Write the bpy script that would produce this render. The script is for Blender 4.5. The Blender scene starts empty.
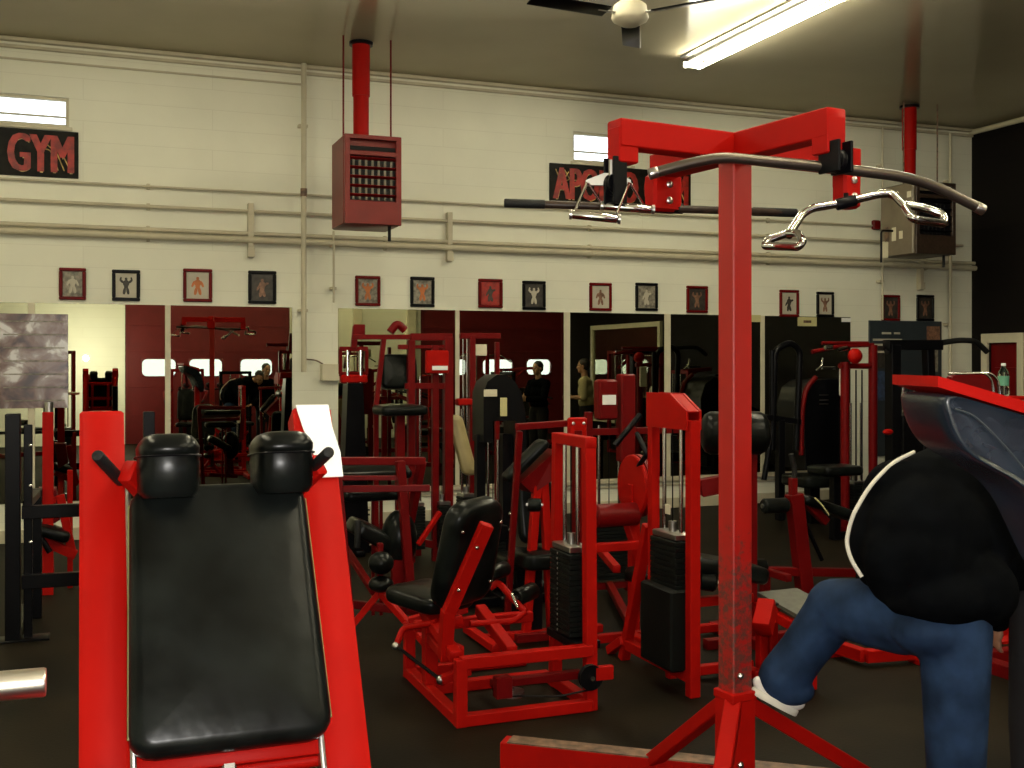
import bpy, bmesh, math, random
from mathutils import Vector, Matrix
random.seed(7)
C = bpy.context.scene.collection
SC = bpy.context.scene

# ---------------------------------------------------------------- camera, world, light, exposure
F = 1110.0            # focal length in pixels of the 1024x768 frame
HY = 362.0            # horizon row
EYE = 1.72            # lens height
TH = math.radians(21.13)   # camera turned right of the back wall's normal
CT, ST = math.cos(TH), math.sin(TH)
WD = 11.54            # back wall distance
CEIL = 4.80
RW = 11.0             # right wall X
LW = -4.6
BW = -1.5             # wall behind the photographer

cam_d = bpy.data.cameras.new('camera')
cam = bpy.data.objects.new('camera', cam_d); C.objects.link(cam)
cam.location = (0, 0, EYE)
cam.rotation_euler = (math.radians(90), 0, -TH)
cam_d.sensor_width = 36.0
cam_d.lens = 36.0 * F / 1024.0
cam_d.shift_y = (HY - 384.0) / 1024.0
cam_d.clip_start = 0.02
SC.camera = cam

w = bpy.data.worlds.new('world'); SC.world = w; w.use_nodes = True
bg = w.node_tree.nodes['Background']
bg.inputs[0].default_value = (0.80, 0.90, 1.0, 1)
bg.inputs[1].default_value = 3.6

SC.view_settings.view_transform = 'Standard'
SC.view_settings.look = 'None'
SC.view_settings.exposure = 0.0
SC.view_settings.gamma = 1.0
SC.view_settings.use_curve_mapping = False
SC.cycles.max_bounces = 10
SC.cycles.glossy_bounces = 6
SC.cycles.diffuse_bounces = 4
SC.cycles.transmission_bounces = 6
SC.cycles.use_denoising = True
SC.cycles.sample_clamp_indirect = 6.0

FLASH_W = 235.0
TUBE_E = 76.0
fl = bpy.data.lights.new('camera_flash', 'POINT')
fl.energy = FLASH_W; fl.color = (1.0, 0.97, 0.93); fl.shadow_soft_size = 0.05
flo = bpy.data.objects.new('camera_flash', fl); C.objects.link(flo)
flo.location = (0.05, -0.03, EYE + 0.075)

# ---------------------------------------------------------------- maths from the photograph
def P(px, py, z):
    """photo pixel + distance along the view axis -> world point"""
    xc = (px - 512.0) / F * z
    return Vector((xc * CT + z * ST, -xc * ST + z * CT, EYE - (py - HY) / F * z))
def PH(px, py, h):
    """photo pixel of a point known to be at height h"""
    return P(px, py, (EYE - h) * F / (py - HY))
def PY(px, py, Y):
    """photo pixel of a point on the plane Y"""
    u = (px - 512.0) / F
    return P(px, py, Y / (CT - u * ST))
def PX(px, py, X):
    u = (px - 512.0) / F
    return P(px, py, X / (u * CT + ST))
def WX(px): return PY(px, 300, WD).x
def WZ(px, py): return PY(px, py, WD).z

# ---------------------------------------------------------------- materials
def nodes(m): return m.node_tree.nodes, m.node_tree.links
def mat(name, col, rough=0.5, metal=0.0, var=0.12, vscale=6.0, bump=0.0, bscale=60.0, coat=0.0, spec=0.5):
    m = bpy.data.materials.new(name); m.use_nodes = True
    N, L = nodes(m); b = N['Principled BSDF']
    b.inputs['Roughness'].default_value = rough; b.inputs['Metallic'].default_value = metal
    b.inputs['Specular IOR Level'].default_value = spec
    if coat: b.inputs['Coat Weight'].default_value = coat; b.inputs['Coat Roughness'].default_value = 0.12
    tc = N.new('ShaderNodeTexCoord')
    n = N.new('ShaderNodeTexNoise'); n.inputs['Scale'].default_value = vscale; n.inputs['Detail'].default_value = 4
    L.new(tc.outputs['Object'], n.inputs['Vector'])
    r = N.new('ShaderNodeValToRGB')
    r.color_ramp.elements[0].position = .35; r.color_ramp.elements[1].position = .65
    r.color_ramp.elements[0].color = (*[c * (1 - var) for c in col], 1)
    r.color_ramp.elements[1].color = (*[min(1, c * (1 + var)) for c in col], 1)
    L.new(n.outputs['Fac'], r.inputs[0]); L.new(r.outputs[0], b.inputs['Base Color'])
    if bump:
        n2 = N.new('ShaderNodeTexNoise'); n2.inputs['Scale'].default_value = bscale
        L.new(tc.outputs['Object'], n2.inputs['Vector'])
        bp = N.new('ShaderNodeBump'); bp.inputs['Strength'].default_value = bump; bp.inputs['Distance'].default_value = .01
        L.new(n2.outputs['Fac'], bp.inputs['Height']); L.new(bp.outputs[0], b.inputs['Normal'])
    return m
def emis(name, col, s):
    m = bpy.data.materials.new(name); m.use_nodes = True
    N, L = nodes(m); b = N['Principled BSDF']
    b.inputs['Base Color'].default_value = (*col, 1)
    b.inputs['Emission Color'].default_value = (*col, 1); b.inputs['Emission Strength'].default_value = s
    return m
RED = mat('red_powder_coat', (0.33, 0.004, 0.002), .5, var=.05, spec=.08)
RED2 = mat('dark_red_powder_coat', (0.12, 0.0025, 0.003), .38, var=.08, spec=.12)
BLKM = mat('black_enamel', (0.003, 0.003, 0.004), .32, spec=.12)
BLKP = mat('black_plate_iron', (0.0045, 0.0055, 0.005), .5, bump=.1, spec=.12)
VIN = mat('black_vinyl', (0.0042, 0.0052, 0.0048), .28, var=.6, vscale=7, bump=.15, bscale=16, spec=.13)
NAVY = mat('blue_black_vinyl', (0.009, 0.0145, 0.022), .27, var=.2, vscale=8, bump=.1, bscale=20)
RUB = mat('black_rubber_grip', (0.008, 0.008, 0.008), .6, bump=.2, bscale=200, spec=.25)
CHR = mat('chrome', (0.58, 0.58, 0.56), .12, 1.0, var=.05)
DCHR = mat('dull_steel', (0.38, 0.37, 0.35), .3, 1.0, var=.1)
STEEL = mat('bright_steel_sleeve', (0.80, 0.78, 0.72), .28, 1.0, var=.04)
GUN = mat('gunmetal_bar', (0.10, 0.085, 0.07), .32, .85, var=.1)
WHT = mat('plain_white', (0.85, 0.85, 0.82), .6, var=.03)
TAN = mat('tan_vinyl', (0.30, 0.24, 0.11), .45)
CREAM = mat('cream_painted_trim', (0.62, 0.57, 0.42), .5, var=.05)
PIPE = mat('cream_painted_pipe', (0.52, 0.47, 0.34), .5, var=.06)
GREYB = mat('grey_tread_plate', (0.07, 0.07, 0.055), .5, var=.2, vscale=30)
PIP = mat('olive_piping', (0.16, 0.17, 0.06), .4)
HRED = mat('heater_red_enamel', (0.15, 0.009, 0.007), .4, var=.08, spec=.3)
HTAN = mat('tan_heater_enamel', (0.15, 0.12, 0.08), .45)
DGRY = mat('dark_grey_board', (0.02, 0.028, 0.035), .5)
GOLD = mat('banner_gold', (0.45, 0.30, 0.10), .4, var=.5, vscale=20)
BANB = mat('banner_black', (0.008, 0.007, 0.005), .45, var=.5, vscale=12, spec=.1)
BANR = mat('banner_red', (0.30, 0.012, 0.006), .45, var=.4, vscale=15)
DOORR = mat('garage_door_red', (0.13, 0.004, 0.006), .5, var=.08)
SKIN = mat('skin', (0.42, 0.22, 0.13), .5, var=.06)
HAIR = mat('dark_hair', (0.012, 0.008, 0.006), .6)
SWEAT = mat('black_sweatshirt', (0.0022, 0.0026, 0.0034), .95, var=.3, vscale=9, bump=.5, bscale=9, spec=.03)
TEE = mat('white_cotton', (0.62, 0.60, 0.52), .8, var=.05, bump=.1, bscale=30)
TANS = mat('tan_cotton', (0.42, 0.36, 0.20), .8, var=.1, bump=.1, bscale=30)
SHOE = mat('white_sneaker', (0.72, 0.70, 0.66), .4, var=.08)
DPANT = mat('black_trousers', (0.012, 0.012, 0.014), .8, spec=.2)
ORNG = mat('orange_figure', (0.50, 0.14, 0.03), .5, var=.3)
FLESH = mat('print_flesh', (0.20, 0.10, 0.06), .5, var=.4, vscale=40)
GREYP = mat('print_grey', (0.20, 0.18, 0.14), .5, var=.5, vscale=25)
PALE = mat('print_pale', (0.48, 0.44, 0.35), .5, var=.1)
DARKP = mat('print_dark', (0.03, 0.025, 0.02), .5, var=.5, vscale=20)
YEL = mat('pale_yellow_card', (0.55, 0.50, 0.24), .6, var=.05)
GRN = mat('bottle_green_label', (0.10, 0.30, 0.20), .4)
BLUEP = mat('print_blue', (0.03, 0.05, 0.10), .5, var=.4, vscale=20)
BROWN = mat('worn_brown_paint', (0.13, 0.075, 0.045), .5, var=.5, vscale=25)
TUBE = emis('fluorescent_tube_glow', (1.0, 0.93, 0.68), TUBE_E)

BROWN2 = mat('dark_brown_bar_paint', (0.03, 0.018, 0.012), .4, var=.3, vscale=30, spec=.3)
# jeans: faded denim
JEAN = mat('blue_denim', (0.013, 0.028, 0.066), .8, var=.5, vscale=6, bump=.8, bscale=9, spec=.1)
# red post with rust near the bottom (chips with their own shape)
def worn_red():
    m = mat('chipped_red_paint', (0.33, 0.004, 0.002), .45, var=.05)
    N, L = nodes(m); b = N['Principled BSDF']
    src = b.inputs['Base Color'].links[0].from_socket
    tc = N.new('ShaderNodeTexCoord')
    sep = N.new('ShaderNodeSeparateXYZ'); L.new(tc.outputs['Object'], sep.inputs[0])
    mr = N.new('ShaderNodeMapRange'); mr.inputs[1].default_value = 1.42; mr.inputs[2].default_value = .95
    mr.inputs[3].default_value = 0.0; mr.inputs[4].default_value = .27
    L.new(sep.outputs['Z'], mr.inputs[0])
    n = N.new('ShaderNodeTexNoise'); n.inputs['Scale'].default_value = 38; n.inputs['Detail'].default_value = 10; n.inputs['Roughness'].default_value = .75
    L.new(tc.outputs['Object'], n.inputs['Vector'])
    a = N.new('ShaderNodeMath'); a.operation = 'ADD'; L.new(n.outputs['Fac'], a.inputs[0]); L.new(mr.outputs[0], a.inputs[1])
    g = N.new('ShaderNodeMapRange'); g.inputs[1].default_value = .70; g.inputs[2].default_value = .84
    L.new(a.outputs[0], g.inputs[0])
    mx = N.new('ShaderNodeMix'); mx.data_type = 'RGBA'
    L.new(g.outputs[0], mx.inputs[0]); L.new(src, mx.inputs[6]); mx.inputs[7].default_value = (.085, .03, .022, 1)
    L.new(mx.outputs[2], b.inputs['Base Color'])
    return m
REDW = worn_red()

def block_wall(name, c1, c2, mort, axis='xz', bw=2.436, bh=.203, moff=.0):
    m = bpy.data.materials.new(name); m.use_nodes = True
    N, L = nodes(m); b = N['Principled BSDF']; b.inputs['Roughness'].default_value = .55
    g = N.new('ShaderNodeNewGeometry'); s = N.new('ShaderNodeSeparateXYZ'); L.new(g.outputs['Position'], s.inputs[0])
    cb = N.new('ShaderNodeCombineXYZ')
    L.new(s.outputs['X' if axis == 'xz' else 'Y'], cb.inputs[0]); L.new(s.outputs['Z'], cb.inputs[1])
    br = N.new('ShaderNodeTexBrick'); L.new(cb.outputs[0], br.inputs['Vector'])
    br.inputs['Scale'].default_value = 1; br.inputs['Brick Width'].default_value = bw; br.inputs['Row Height'].default_value = bh
    br.inputs['Mortar Size'].default_value = .005; br.inputs['Mortar Smooth'].default_value = .6
    br.inputs['Color1'].default_value = (*c1, 1); br.inputs['Color2'].default_value = (*c2, 1); br.inputs['Mortar'].default_value = (*mort, 1)
    n = N.new('ShaderNodeTexNoise'); n.inputs['Scale'].default_value = 1.6; n.inputs['Detail'].default_value = 5
    L.new(g.outputs['Position'], n.inputs['Vector'])
    mr = N.new('ShaderNodeMapRange'); mr.inputs[3].default_value = .9; mr.inputs[4].default_value = 1.08; L.new(n.outputs['Fac'], mr.inputs[0])
    mx = N.new('ShaderNodeVectorMath'); mx.operation = 'SCALE'; L.new(br.outputs['Color'], mx.inputs[0]); L.new(mr.outputs[0], mx.inputs['Scale'])
    L.new(mx.outputs[0], b.inputs['Base Color'])
    bp = N.new('ShaderNodeBump'); bp.inputs['Strength'].default_value = .15; bp.inputs['Distance'].default_value = .01
    inv = N.new('ShaderNodeMath'); inv.operation = 'SUBTRACT'; inv.inputs[0].default_value = 1; L.new(br.outputs['Fac'], inv.inputs[1])
    n3 = N.new('ShaderNodeTexNoise'); n3.inputs['Scale'].default_value = 90; L.new(g.outputs['Position'], n3.inputs['Vector'])
    ad = N.new('ShaderNodeMath'); ad.operation = 'MULTIPLY_ADD'; L.new(n3.outputs['Fac'], ad.inputs[0]); ad.inputs[1].default_value = .25; L.new(inv.outputs[0], ad.inputs[2])
    L.new(ad.outputs[0], bp.inputs['Height']); L.new(bp.outputs[0], b.inputs['Normal'])
    return m
WALLM = block_wall('cream_block_wall', (.82, .81, .67), (.81, .80, .66), (.75, .735, .60))
WALLS = block_wall('cream_block_side_wall', (.82, .81, .67), (.81, .80, .66), (.75, .735, .60), 'yz')
DARKW = block_wall('dark_block_wall', (.006, .005, .005), (.007, .0055, .005), (.005, .004, .004), 'yz')
DARKW.node_tree.nodes['Principled BSDF'].inputs['Specular IOR Level'].default_value = .08

def floor_mat():
    m = mat('dark_rubber_floor', (.0080, .0055, .0026), .62, var=.5, vscale=1.3, bump=.1, bscale=60, spec=.1)
    return m
def ceil_mat():
    m = mat('glossy_tan_ceiling', (.58, .52, .38), .13, var=.05, vscale=.8, bump=.04, bscale=2.0)
    return m
def mirror_mat():
    m = bpy.data.materials.new('mirror_silver'); m.use_nodes = True
    b = m.node_tree.nodes['Principled BSDF']
    b.inputs['Base Color'].default_value = (.37, .37, .26, 1); b.inputs['Metallic'].default_value = 1; b.inputs['Roughness'].default_value = .006
    return m
def glass_mat(name, col=(1, 1, 1), rough=0.0):
    m = bpy.data.materials.new(name); m.use_nodes = True
    b = m.node_tree.nodes['Principled BSDF']
    b.inputs['Base Color'].default_value = (*col, 1); b.inputs['Transmission Weight'].default_value = 1
    b.inputs['Roughness'].default_value = rough; b.inputs['IOR'].default_value = 1.3
    return m
MIR = mirror_mat(); GLS = glass_mat('window_glass'); BOT = glass_mat('clear_bottle_plastic', (.85, .95, .92))
def poster_mat():
    m = bpy.data.materials.new('poster_collage'); m.use_nodes = True
    N, L = nodes(m); b = N['Principled BSDF']; b.inputs['Roughness'].default_value = .25
    tc = N.new('ShaderNodeTexCoord')
    n = N.new('ShaderNodeTexNoise'); n.inputs['Scale'].default_value = 4.5; n.inputs['Detail'].default_value = 8; n.inputs['Distortion'].default_value = .5
    L.new(tc.outputs['Object'], n.inputs['Vector'])
    r = N.new('ShaderNodeValToRGB'); e = r.color_ramp.elements
    e[0].position = .38; e[0].color = (.04, .02, .025, 1); e[1].position = .62; e[1].color = (.70, .68, .70, 1)
    x = e.new(.48); x.color = (.16, .09, .08, 1); x = e.new(.57); x.color = (.30, .24, .24, 1)
    L.new(n.outputs['Fac'], r.inputs[0]); L.new(r.outputs[0], b.inputs['Base Color'])
    return m
POST = poster_mat()

# ---------------------------------------------------------------- geometry
def basis(d, up=(0, 0, 1)):
    d = Vector(d).normalized(); up = Vector(up)
    if abs(d.dot(up.normalized())) > .985: up = Vector((0, 1, 0))
    s = d.cross(up).normalized(); u = s.cross(d).normalized()
    return s, d, u
JR = random.Random(3)
class G:
    def __init__(self): self.bm = bmesh.new()
    def _hull(self, rings, closed=True):
        bm = self.bm; vs = [[bm.verts.new(p) for p in r] for r in rings]
        n = len(vs[0])
        for a, b in zip(vs, vs[1:]):
            for i in range(n):
                j = (i + 1) % n
                bm.faces.new((a[i], a[j], b[j], b[i]))
        if closed:
            bm.faces.new(list(reversed(vs[0]))); bm.faces.new(vs[-1])
        return self
    def box(self, c, s, rot=None, bev=.003):
        """c centre, s full size, rot 3x3 matrix"""
        x, y, z = [v / 2 + JR.uniform(0, .0007) * (1 if v > .012 else 0) for v in s]
        b = min(bev, x * .4, y * .4, z * .4)
        M = rot or Matrix.Identity(3); c = Vector(c)
        def ring(zz, ins):
            X, Y = x - ins, y - ins; k = b
            pts = [(-X + k, -Y), (X - k, -Y), (X, -Y + k), (X, Y - k), (X - k, Y), (-X + k, Y), (-X, Y - k), (-X, -Y + k)]
            return [c + M @ Vector((p[0], p[1], zz)) for p in pts]
        return self._hull([ring(-z, b), ring(-z + b, 0), ring(z - b, 0), ring(z, b)])
    def beam(self, p0, p1, wd=.05, ht=None, up=(0, 0, 1), ext=0.0, bev=.004):
        p0, p1 = Vector(p0), Vector(p1); ht = ht or wd
        s, d, u = basis(p1 - p0, up)
        p0 = p0 - d * ext; p1 = p1 + d * ext
        M = Matrix((s, u, d)).transposed()
        return self.box((p0 + p1) / 2, (wd, ht, (p1 - p0).length), M, bev)
    def cyl(self, p0, p1, r, r1=None, n=16, bev=0.0):
        p0, p1 = Vector(p0), Vector(p1); r1 = r if r1 is None else r1
        s, d, u = basis(p1 - p0)
        L = (p1 - p0).length; b = min(bev, r * .5, L * .4)
        def ring(t, rr): return [p0 + d * t + (s * math.cos(a) + u * math.sin(a)) * rr for a in [2 * math.pi * i / n for i in range(n)]]
        if b > 0: return self._hull([ring(0, r - b), ring(b * .3, r - b * .3), ring(b, r), ring(L - b, r1), ring(L - b * .3, r1 - b * .3), ring(L, r1 - b)])
        return self._hull([ring(0, r), ring(L, r1)])
    def lathe(self, c, axis, prof, n=20):
        """prof: list of (t along axis, radius)"""
        c = Vector(c); s, d, u = basis(axis)
        return self._hull([[c + d * t + (s * math.cos(a) + u * math.sin(a)) * max(r, 1e-4) for a in [2 * math.pi * i / n for i in range(n)]] for t, r in prof])
    def tube(self, pts, r, n=10, smooth=6, rad=.04):
        pts = [Vector(p) for p in pts]; out = [pts[0]]
        for a, b, c in zip(pts, pts[1:], pts[2:]):
            l = min(rad, (a - b).length * .45, (c - b).length * .45)
            q0 = b + (a - b).normalized() * l; q1 = b + (c - b).normalized() * l
            for i in range(smooth + 1):
                t = i / smooth; out.append((q0 * (1 - t) + b * t) * (1 - t) + (b * (1 - t) + q1 * t) * t)
        out.append(pts[-1])
        rings = []; s = None
        for i, p in enumerate(out):
            t = (out[min(i + 1, len(out) - 1)] - out[max(i - 1, 0)]).normalized()
            if s is None: s = basis(t)[0]
            s = (s - t * s.dot(t)).normalized(); u = t.cross(s)
            rr = r[i * (len(r) - 1) // max(1, len(out) - 1)] if isinstance(r, (list, tuple)) else r
            rings.append([p + (s * math.cos(a) + u * math.sin(a)) * rr for a in [2 * math.pi * k / n for k in range(n)]])
        return self._hull(rings)
    def pad(self, c, s, rot=None, r=.03, puff=.012, n=10, corner=.05, taper=0.0):
        """cushion: rounded-rectangle slab. s=(width,length,thickness); rounded corners in plan"""
        W, L, T = s[0] / 2, s[1] / 2, s[2] / 2; M = rot or Matrix.Identity(3); c = Vector(c)
        r = min(r, T * .95); corner = min(corner, W * .9, L * .9)
        def ring(ins, z):
            out = []
            cr = max(corner - ins, .004); X, Y = W - ins, L - ins
            for q, (sx, sy) in enumerate(((1, 1), (-1, 1), (-1, -1), (1, -1))):
                for i in range(5):
                    a = math.pi / 2 * (q + i / 4)
                    x = sx * (X - cr) + math.cos(a) * cr; y = sy * (Y - cr) + math.sin(a) * cr
                    x *= 1 + taper * (y / L)
                    out.append(c + M @ Vector((x, y, z)))
            return out
        rings = [ring(r + .02, -T)]
        for i in range(5):
            a = math.pi / 2 * i / 4; rings.append(ring(r - r * math.sin(a), -T + r - r * math.cos(a)))
        for i in range(5):
            a = math.pi / 2 * i / 4; rings.append(ring(r - r * math.cos(a), T - r + r * math.sin(a)))
        m = min(W, L)
        for f in (.25, .55, .85): rings.append(ring(r + (m - r) * f * .9, T + puff * math.sin(f * math.pi / 2)))
        return self._hull(rings)
    def prism(self, poly, d, bev=0.0):
        """closed polygon (list of Vectors) extruded by vector d"""
        poly = [Vector(p) for p in poly]; d = Vector(d)
        if bev:
            c = sum(poly, Vector()) / len(poly); n = d.normalized()
            def ins(f): return [c + (p - c) * f for p in poly]
            return self._hull([[p + n * 0 for p in ins(1 - bev)], [p + n * bev * .25 for p in poly], [p + d - n * bev * .25 for p in poly], [p + d for p in ins(1 - bev)]])
        return self._hull([poly, [p + d for p in poly]])
    def ell(self, c, r, rot=None, n=16, m=10):
        c = Vector(c); M = rot or Matrix.Identity(3); bm = self.bm
        rings = []
        for j in range(1, m):
            t = math.pi * j / m
            rings.append([c + M @ Vector((r[0] * math.sin(t) * math.cos(2 * math.pi * i / n), r[1] * math.sin(t) * math.sin(2 * math.pi * i / n), -r[2] * math.cos(t))) for i in range(n)])
        return self._hull(rings)
    def cap(self, p0, p1, r0, r1, n=14):
        p0, p1 = Vector(p0), Vector(p1); L = (p1 - p0).length
        pr = [(-r0 * math.cos(a), r0 * math.sin(a)) for a in [math.pi / 2 * i / 4 for i in range(5)]]
        pr += [(L + r1 * math.sin(a), r1 * math.cos(a)) for a in [math.pi / 2 * i / 4 for i in range(5)]]
        pr[0] = (-r0, .001); pr[-1] = (L + r1, .001)
        return self.lathe(p0, p1 - p0, pr, n)
    def add(self, name, m, parent=None, smooth=True, mods=None):
        bm = self.bm
        if parent is not None and parent in WM:
            bm.transform(WM[parent].inverted())
        bmesh.ops.recalc_face_normals(bm, faces=bm.faces)
        me = bpy.data.meshes.new(name); bm.to_mesh(me); bm.free(); me.materials.append(m)
        o = bpy.data.objects.new(name, me); C.objects.link(o)
        if smooth:
            for p in me.polygons: p.use_smooth = True
            try: me.set_sharp_from_angle(angle=math.radians(38))
            except Exception: pass
        if parent is not None:
            o.parent = parent; WM[o] = WM.get(parent, Matrix.Identity(4))
        if mods: mods(o)
        self.bm = bmesh.new()
        return o
WM = {}
def tag(o, label, cat, group=None, kind=None):
    o['label'] = label; o['category'] = cat
    if group: o['group'] = group
    if kind: o['kind'] = kind
    return o
def thing(name, label, cat, loc=(0, 0, 0), rz=0.0, group=None):
    o = bpy.data.objects.new(name, None); C.objects.link(o)
    o.location = loc; o.rotation_euler = (0, 0, rz); o.empty_display_size = .1
    WM[o] = Matrix.Translation(Vector(loc)) @ Matrix.Rotation(rz, 4, 'Z')
    return tag(o, label, cat, group)
def single(g, name, m, label, cat, group=None, loc=(0, 0, 0), mods=None):
    """a thing that is one mesh, with its origin at loc"""
    g.bm.transform(Matrix.Translation(-Vector(loc)))
    o = g.add(name, m, mods=mods); o.location = loc
    WM[o] = Matrix.Translation(Vector(loc))
    return tag(o, label, cat, group)
def struct(g, name, m):
    o = g.add(name, m); o['kind'] = 'structure'; return o
def copy_tree(o, parent=None):
    c = o.copy(); C.objects.link(c)
    if parent is not None: c.parent = parent
    for ch in list(o.children): copy_tree(ch, c)
    return c
def dup(root, loc, rz, label, group=None):
    c = copy_tree(root); c.location = loc; c.rotation_euler = (0, 0, rz); c['label'] = label
    if group: c['group'] = group
    elif 'group' in c: del c['group']
    return c
def rotm(ax, deg): return Matrix.Rotation(math.radians(deg), 3, ax)

# ---------------------------------------------------------------- the room
g = G()
g.box(((LW + RW) / 2, (WD + BW) / 2, -.05), (RW - LW + .4, WD - BW + .4, .1), bev=0.001); struct(g, 'floor', floor_mat())
g.box(((LW + RW) / 2, (WD + BW) / 2, CEIL + .05), (RW - LW + .4, WD - BW + .4, .1), bev=0.001); struct(g, 'ceiling', ceil_mat())

def holed_wall(name, m, a0, a1, z0, z1, holes, place):
    """holes: (a0,a1,z0,z1); place(a, z) cells -> (centre, size)"""
    g = G(); A = sorted({a0, a1, *[h[0] for h in holes], *[h[1] for h in holes]}); Z = sorted({z0, z1, *[h[2] for h in holes], *[h[3] for h in holes]})
    for x0, x1 in zip(A, A[1:]):
        for y0, y1 in zip(Z, Z[1:]):
            mx, my = (x0 + x1) / 2, (y0 + y1) / 2
            if any(h[0] < mx < h[1] and h[2] < my < h[3] for h in holes): continue
            c, s = place(mx, my, x1 - x0, y1 - y0); g.box(c, s, bev=0)
    o = struct(g, name, m)
    for p in o.data.polygons: p.use_smooth = False
    return o
TK = .2
# two high windows in the back wall
win_b = [(WX(-40), WX(69), WZ(35, 125), WZ(35, 95)), (WX(573), WX(632), WZ(600, 163), WZ(600, 133))]
holed_wall('wall_back', WALLM, LW - .1, RW + .1, 0, CEIL, win_b, lambda a, z, wa, wz: ((a, WD + TK / 2, z), (wa, TK, wz)))
for i, (a0, a1, z0, z1) in enumerate(win_b):
    g = G(); b = .03
    for (c, s) in ((((a0 + a1) / 2, z0 + b / 2), (a1 - a0, b)), (((a0 + a1) / 2, z1 - b / 2), (a1 - a0, b)), ((a0 + b / 2, (z0 + z1) / 2), (b, z1 - z0)), ((a1 - b / 2, (z0 + z1) / 2), (b, z1 - z0)),
                   (((a0 + a1) / 2, z0 + (z1 - z0) * .36), (a1 - a0, .014))):
        g.box((c[0], WD + .06, c[1]), (s[0], .05, s[1]))
    fr = struct(g, 'window_%d' % (i + 1), CREAM)
    g.box(((a0 + a1) / 2, WD + .07, (z0 + z1) / 2), (a1 - a0 - b, .006, z1 - z0 - b), bev=0); g.add('pane', GLS, fr)
    g.box(((a0 + a1) / 2, WD + .005, z0 - .02), (a1 - a0 + .06, .05, .035)); g.add('window_sill', CREAM, fr)

# wall behind the photographer, with two red sectional garage doors
gd = [(.82, 4.25), (7.24, 10.86)]
GH = 3.7
holed_wall('wall_front', WALLM, LW - .1, RW + .1, 0, CEIL, [(a, b, 0, GH) for a, b in gd], lambda a, z, wa, wz: ((a, BW - TK / 2, z), (wa, TK, wz)))
for k, (a, b) in enumerate(gd):
    wins = []
    ws = ((1.50, .68), (2.46, .68), (3.53, .68)) if k == 0 else ((8.0, .75), (9.15, .75), (10.2, .62))
    for cx, ww in ws: wins.append((cx - ww / 2, cx + ww / 2, 1.42, 1.78))
    o = holed_wall('door_%d' % (k + 2), DOORR, a, b, 0, GH, wins, lambda x, z, wa, wz: ((x, BW - .08, z), (wa, .05, wz)))
    g = G()
    for zz in (.6, 1.2, 1.95, 2.5, 3.1): g.box(((a + b) / 2, BW - .052, zz), (b - a, .012, .035), bev=.002)
    for cx in (a + .04, b - .04): g.box((cx, BW - .045, GH / 2), (.07, .02, GH))
    g.add('door_rib', DOORR, o)
    for x0, x1, z0, z1 in wins:
        g = G(); r = .1
        pts = []
        for q, (sx, sz) in enumerate(((1, 1), (-1, 1), (-1, -1), (1, -1))):
            for i in range(6):
                an = math.pi / 2 * (q + i / 5)
                pts.append((sx * ((x1 - x0) / 2 - r) + math.cos(an) * r, sz * ((z1 - z0) / 2 - r) + math.sin(an) * r))
        cx, cz = (x0 + x1) / 2, (z0 + z1) / 2
        corner = [((x1 - x0) / 2 + .02, (z1 - z0) / 2 + .02)]
        outer = []
        for px_, pz_ in pts:
            t = max(abs(px_) / ((x1 - x0) / 2 + .02), abs(pz_) / ((z1 - z0) / 2 + .02)); outer.append((px_ / t, pz_ / t))
        bm = g.bm
        R0 = [[bm.verts.new((cx + p[0], y, cz + p[1])) for p in pp] for pp, y in ((outer, BW - .055), (pts, BW - .035), (pts, BW - .105))]
        for A_, B_ in zip(R0, R0[1:]):
            for i in range(len(pts)):
                j = (i + 1) % len(pts); bm.faces.new((A_[i], A_[j], B_[j], B_[i]))
        f = g.add('window_frame', DOORR, o)
        g = G(); g.box((cx, BW - .09, cz), (x1 - x0 + .03, .006, z1 - z0 + .03), bev=0); g.add('pane', GLS, f)
g = G()
for x in (4.45, 5.75, 7.0): g.box((x, BW + .06, CEIL / 2), (.2, .12, CEIL))
struct(g, 'trim_1', CREAM)

# right wall (dark) with a cream-framed red door; front portion is mirrored
dY0, dY1, dZ = PX(1019, 362, RW).y, PX(989, 362, RW).y, PX(989, 343, RW).z
holed_wall('wall_right', DARKW, BW - .1, WD + .1, 0, CEIL, [(dY0, dY1, 0, dZ)], lambda a, z, wa, wz: ((RW + TK / 2, a, z), (TK, wa, wz)))
g = G(); g.box((RW + .06, (dY0 + dY1) / 2, dZ / 2), (.05, dY1 - dY0, dZ)); 
for zz in (.5, 1.35): g.box((RW + .03, (dY0 + dY1) / 2, zz), (.02, (dY1 - dY0) * .7, .6))
d1 = struct(g, 'door_1', RED2)
g = G(); g.lathe((RW + .03, dY0 + .07, 1.0), (-1, 0, 0), [(0, .02), (.03, .012), (.04, .028), (.07, .028), (.08, .01)]); g.add('door_handle', CHR, d1)
g = G()
for yy in (dY0 - .05, dY1 + .05): g.box((RW - .01, yy, (dZ + .1) / 2), (.06, .1, dZ + .1))
g.box((RW - .01, (dY0 + dY1) / 2, dZ + .06), (.06, dY1 - dY0 + .2, .12))
struct(g, 'trim_2', CREAM)
g.box((LW - TK / 2, (WD + BW) / 2, CEIL / 2), (TK, WD - BW + .2, CEIL), bev=0); struct(g, 'wall_left', WALLS)

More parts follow.
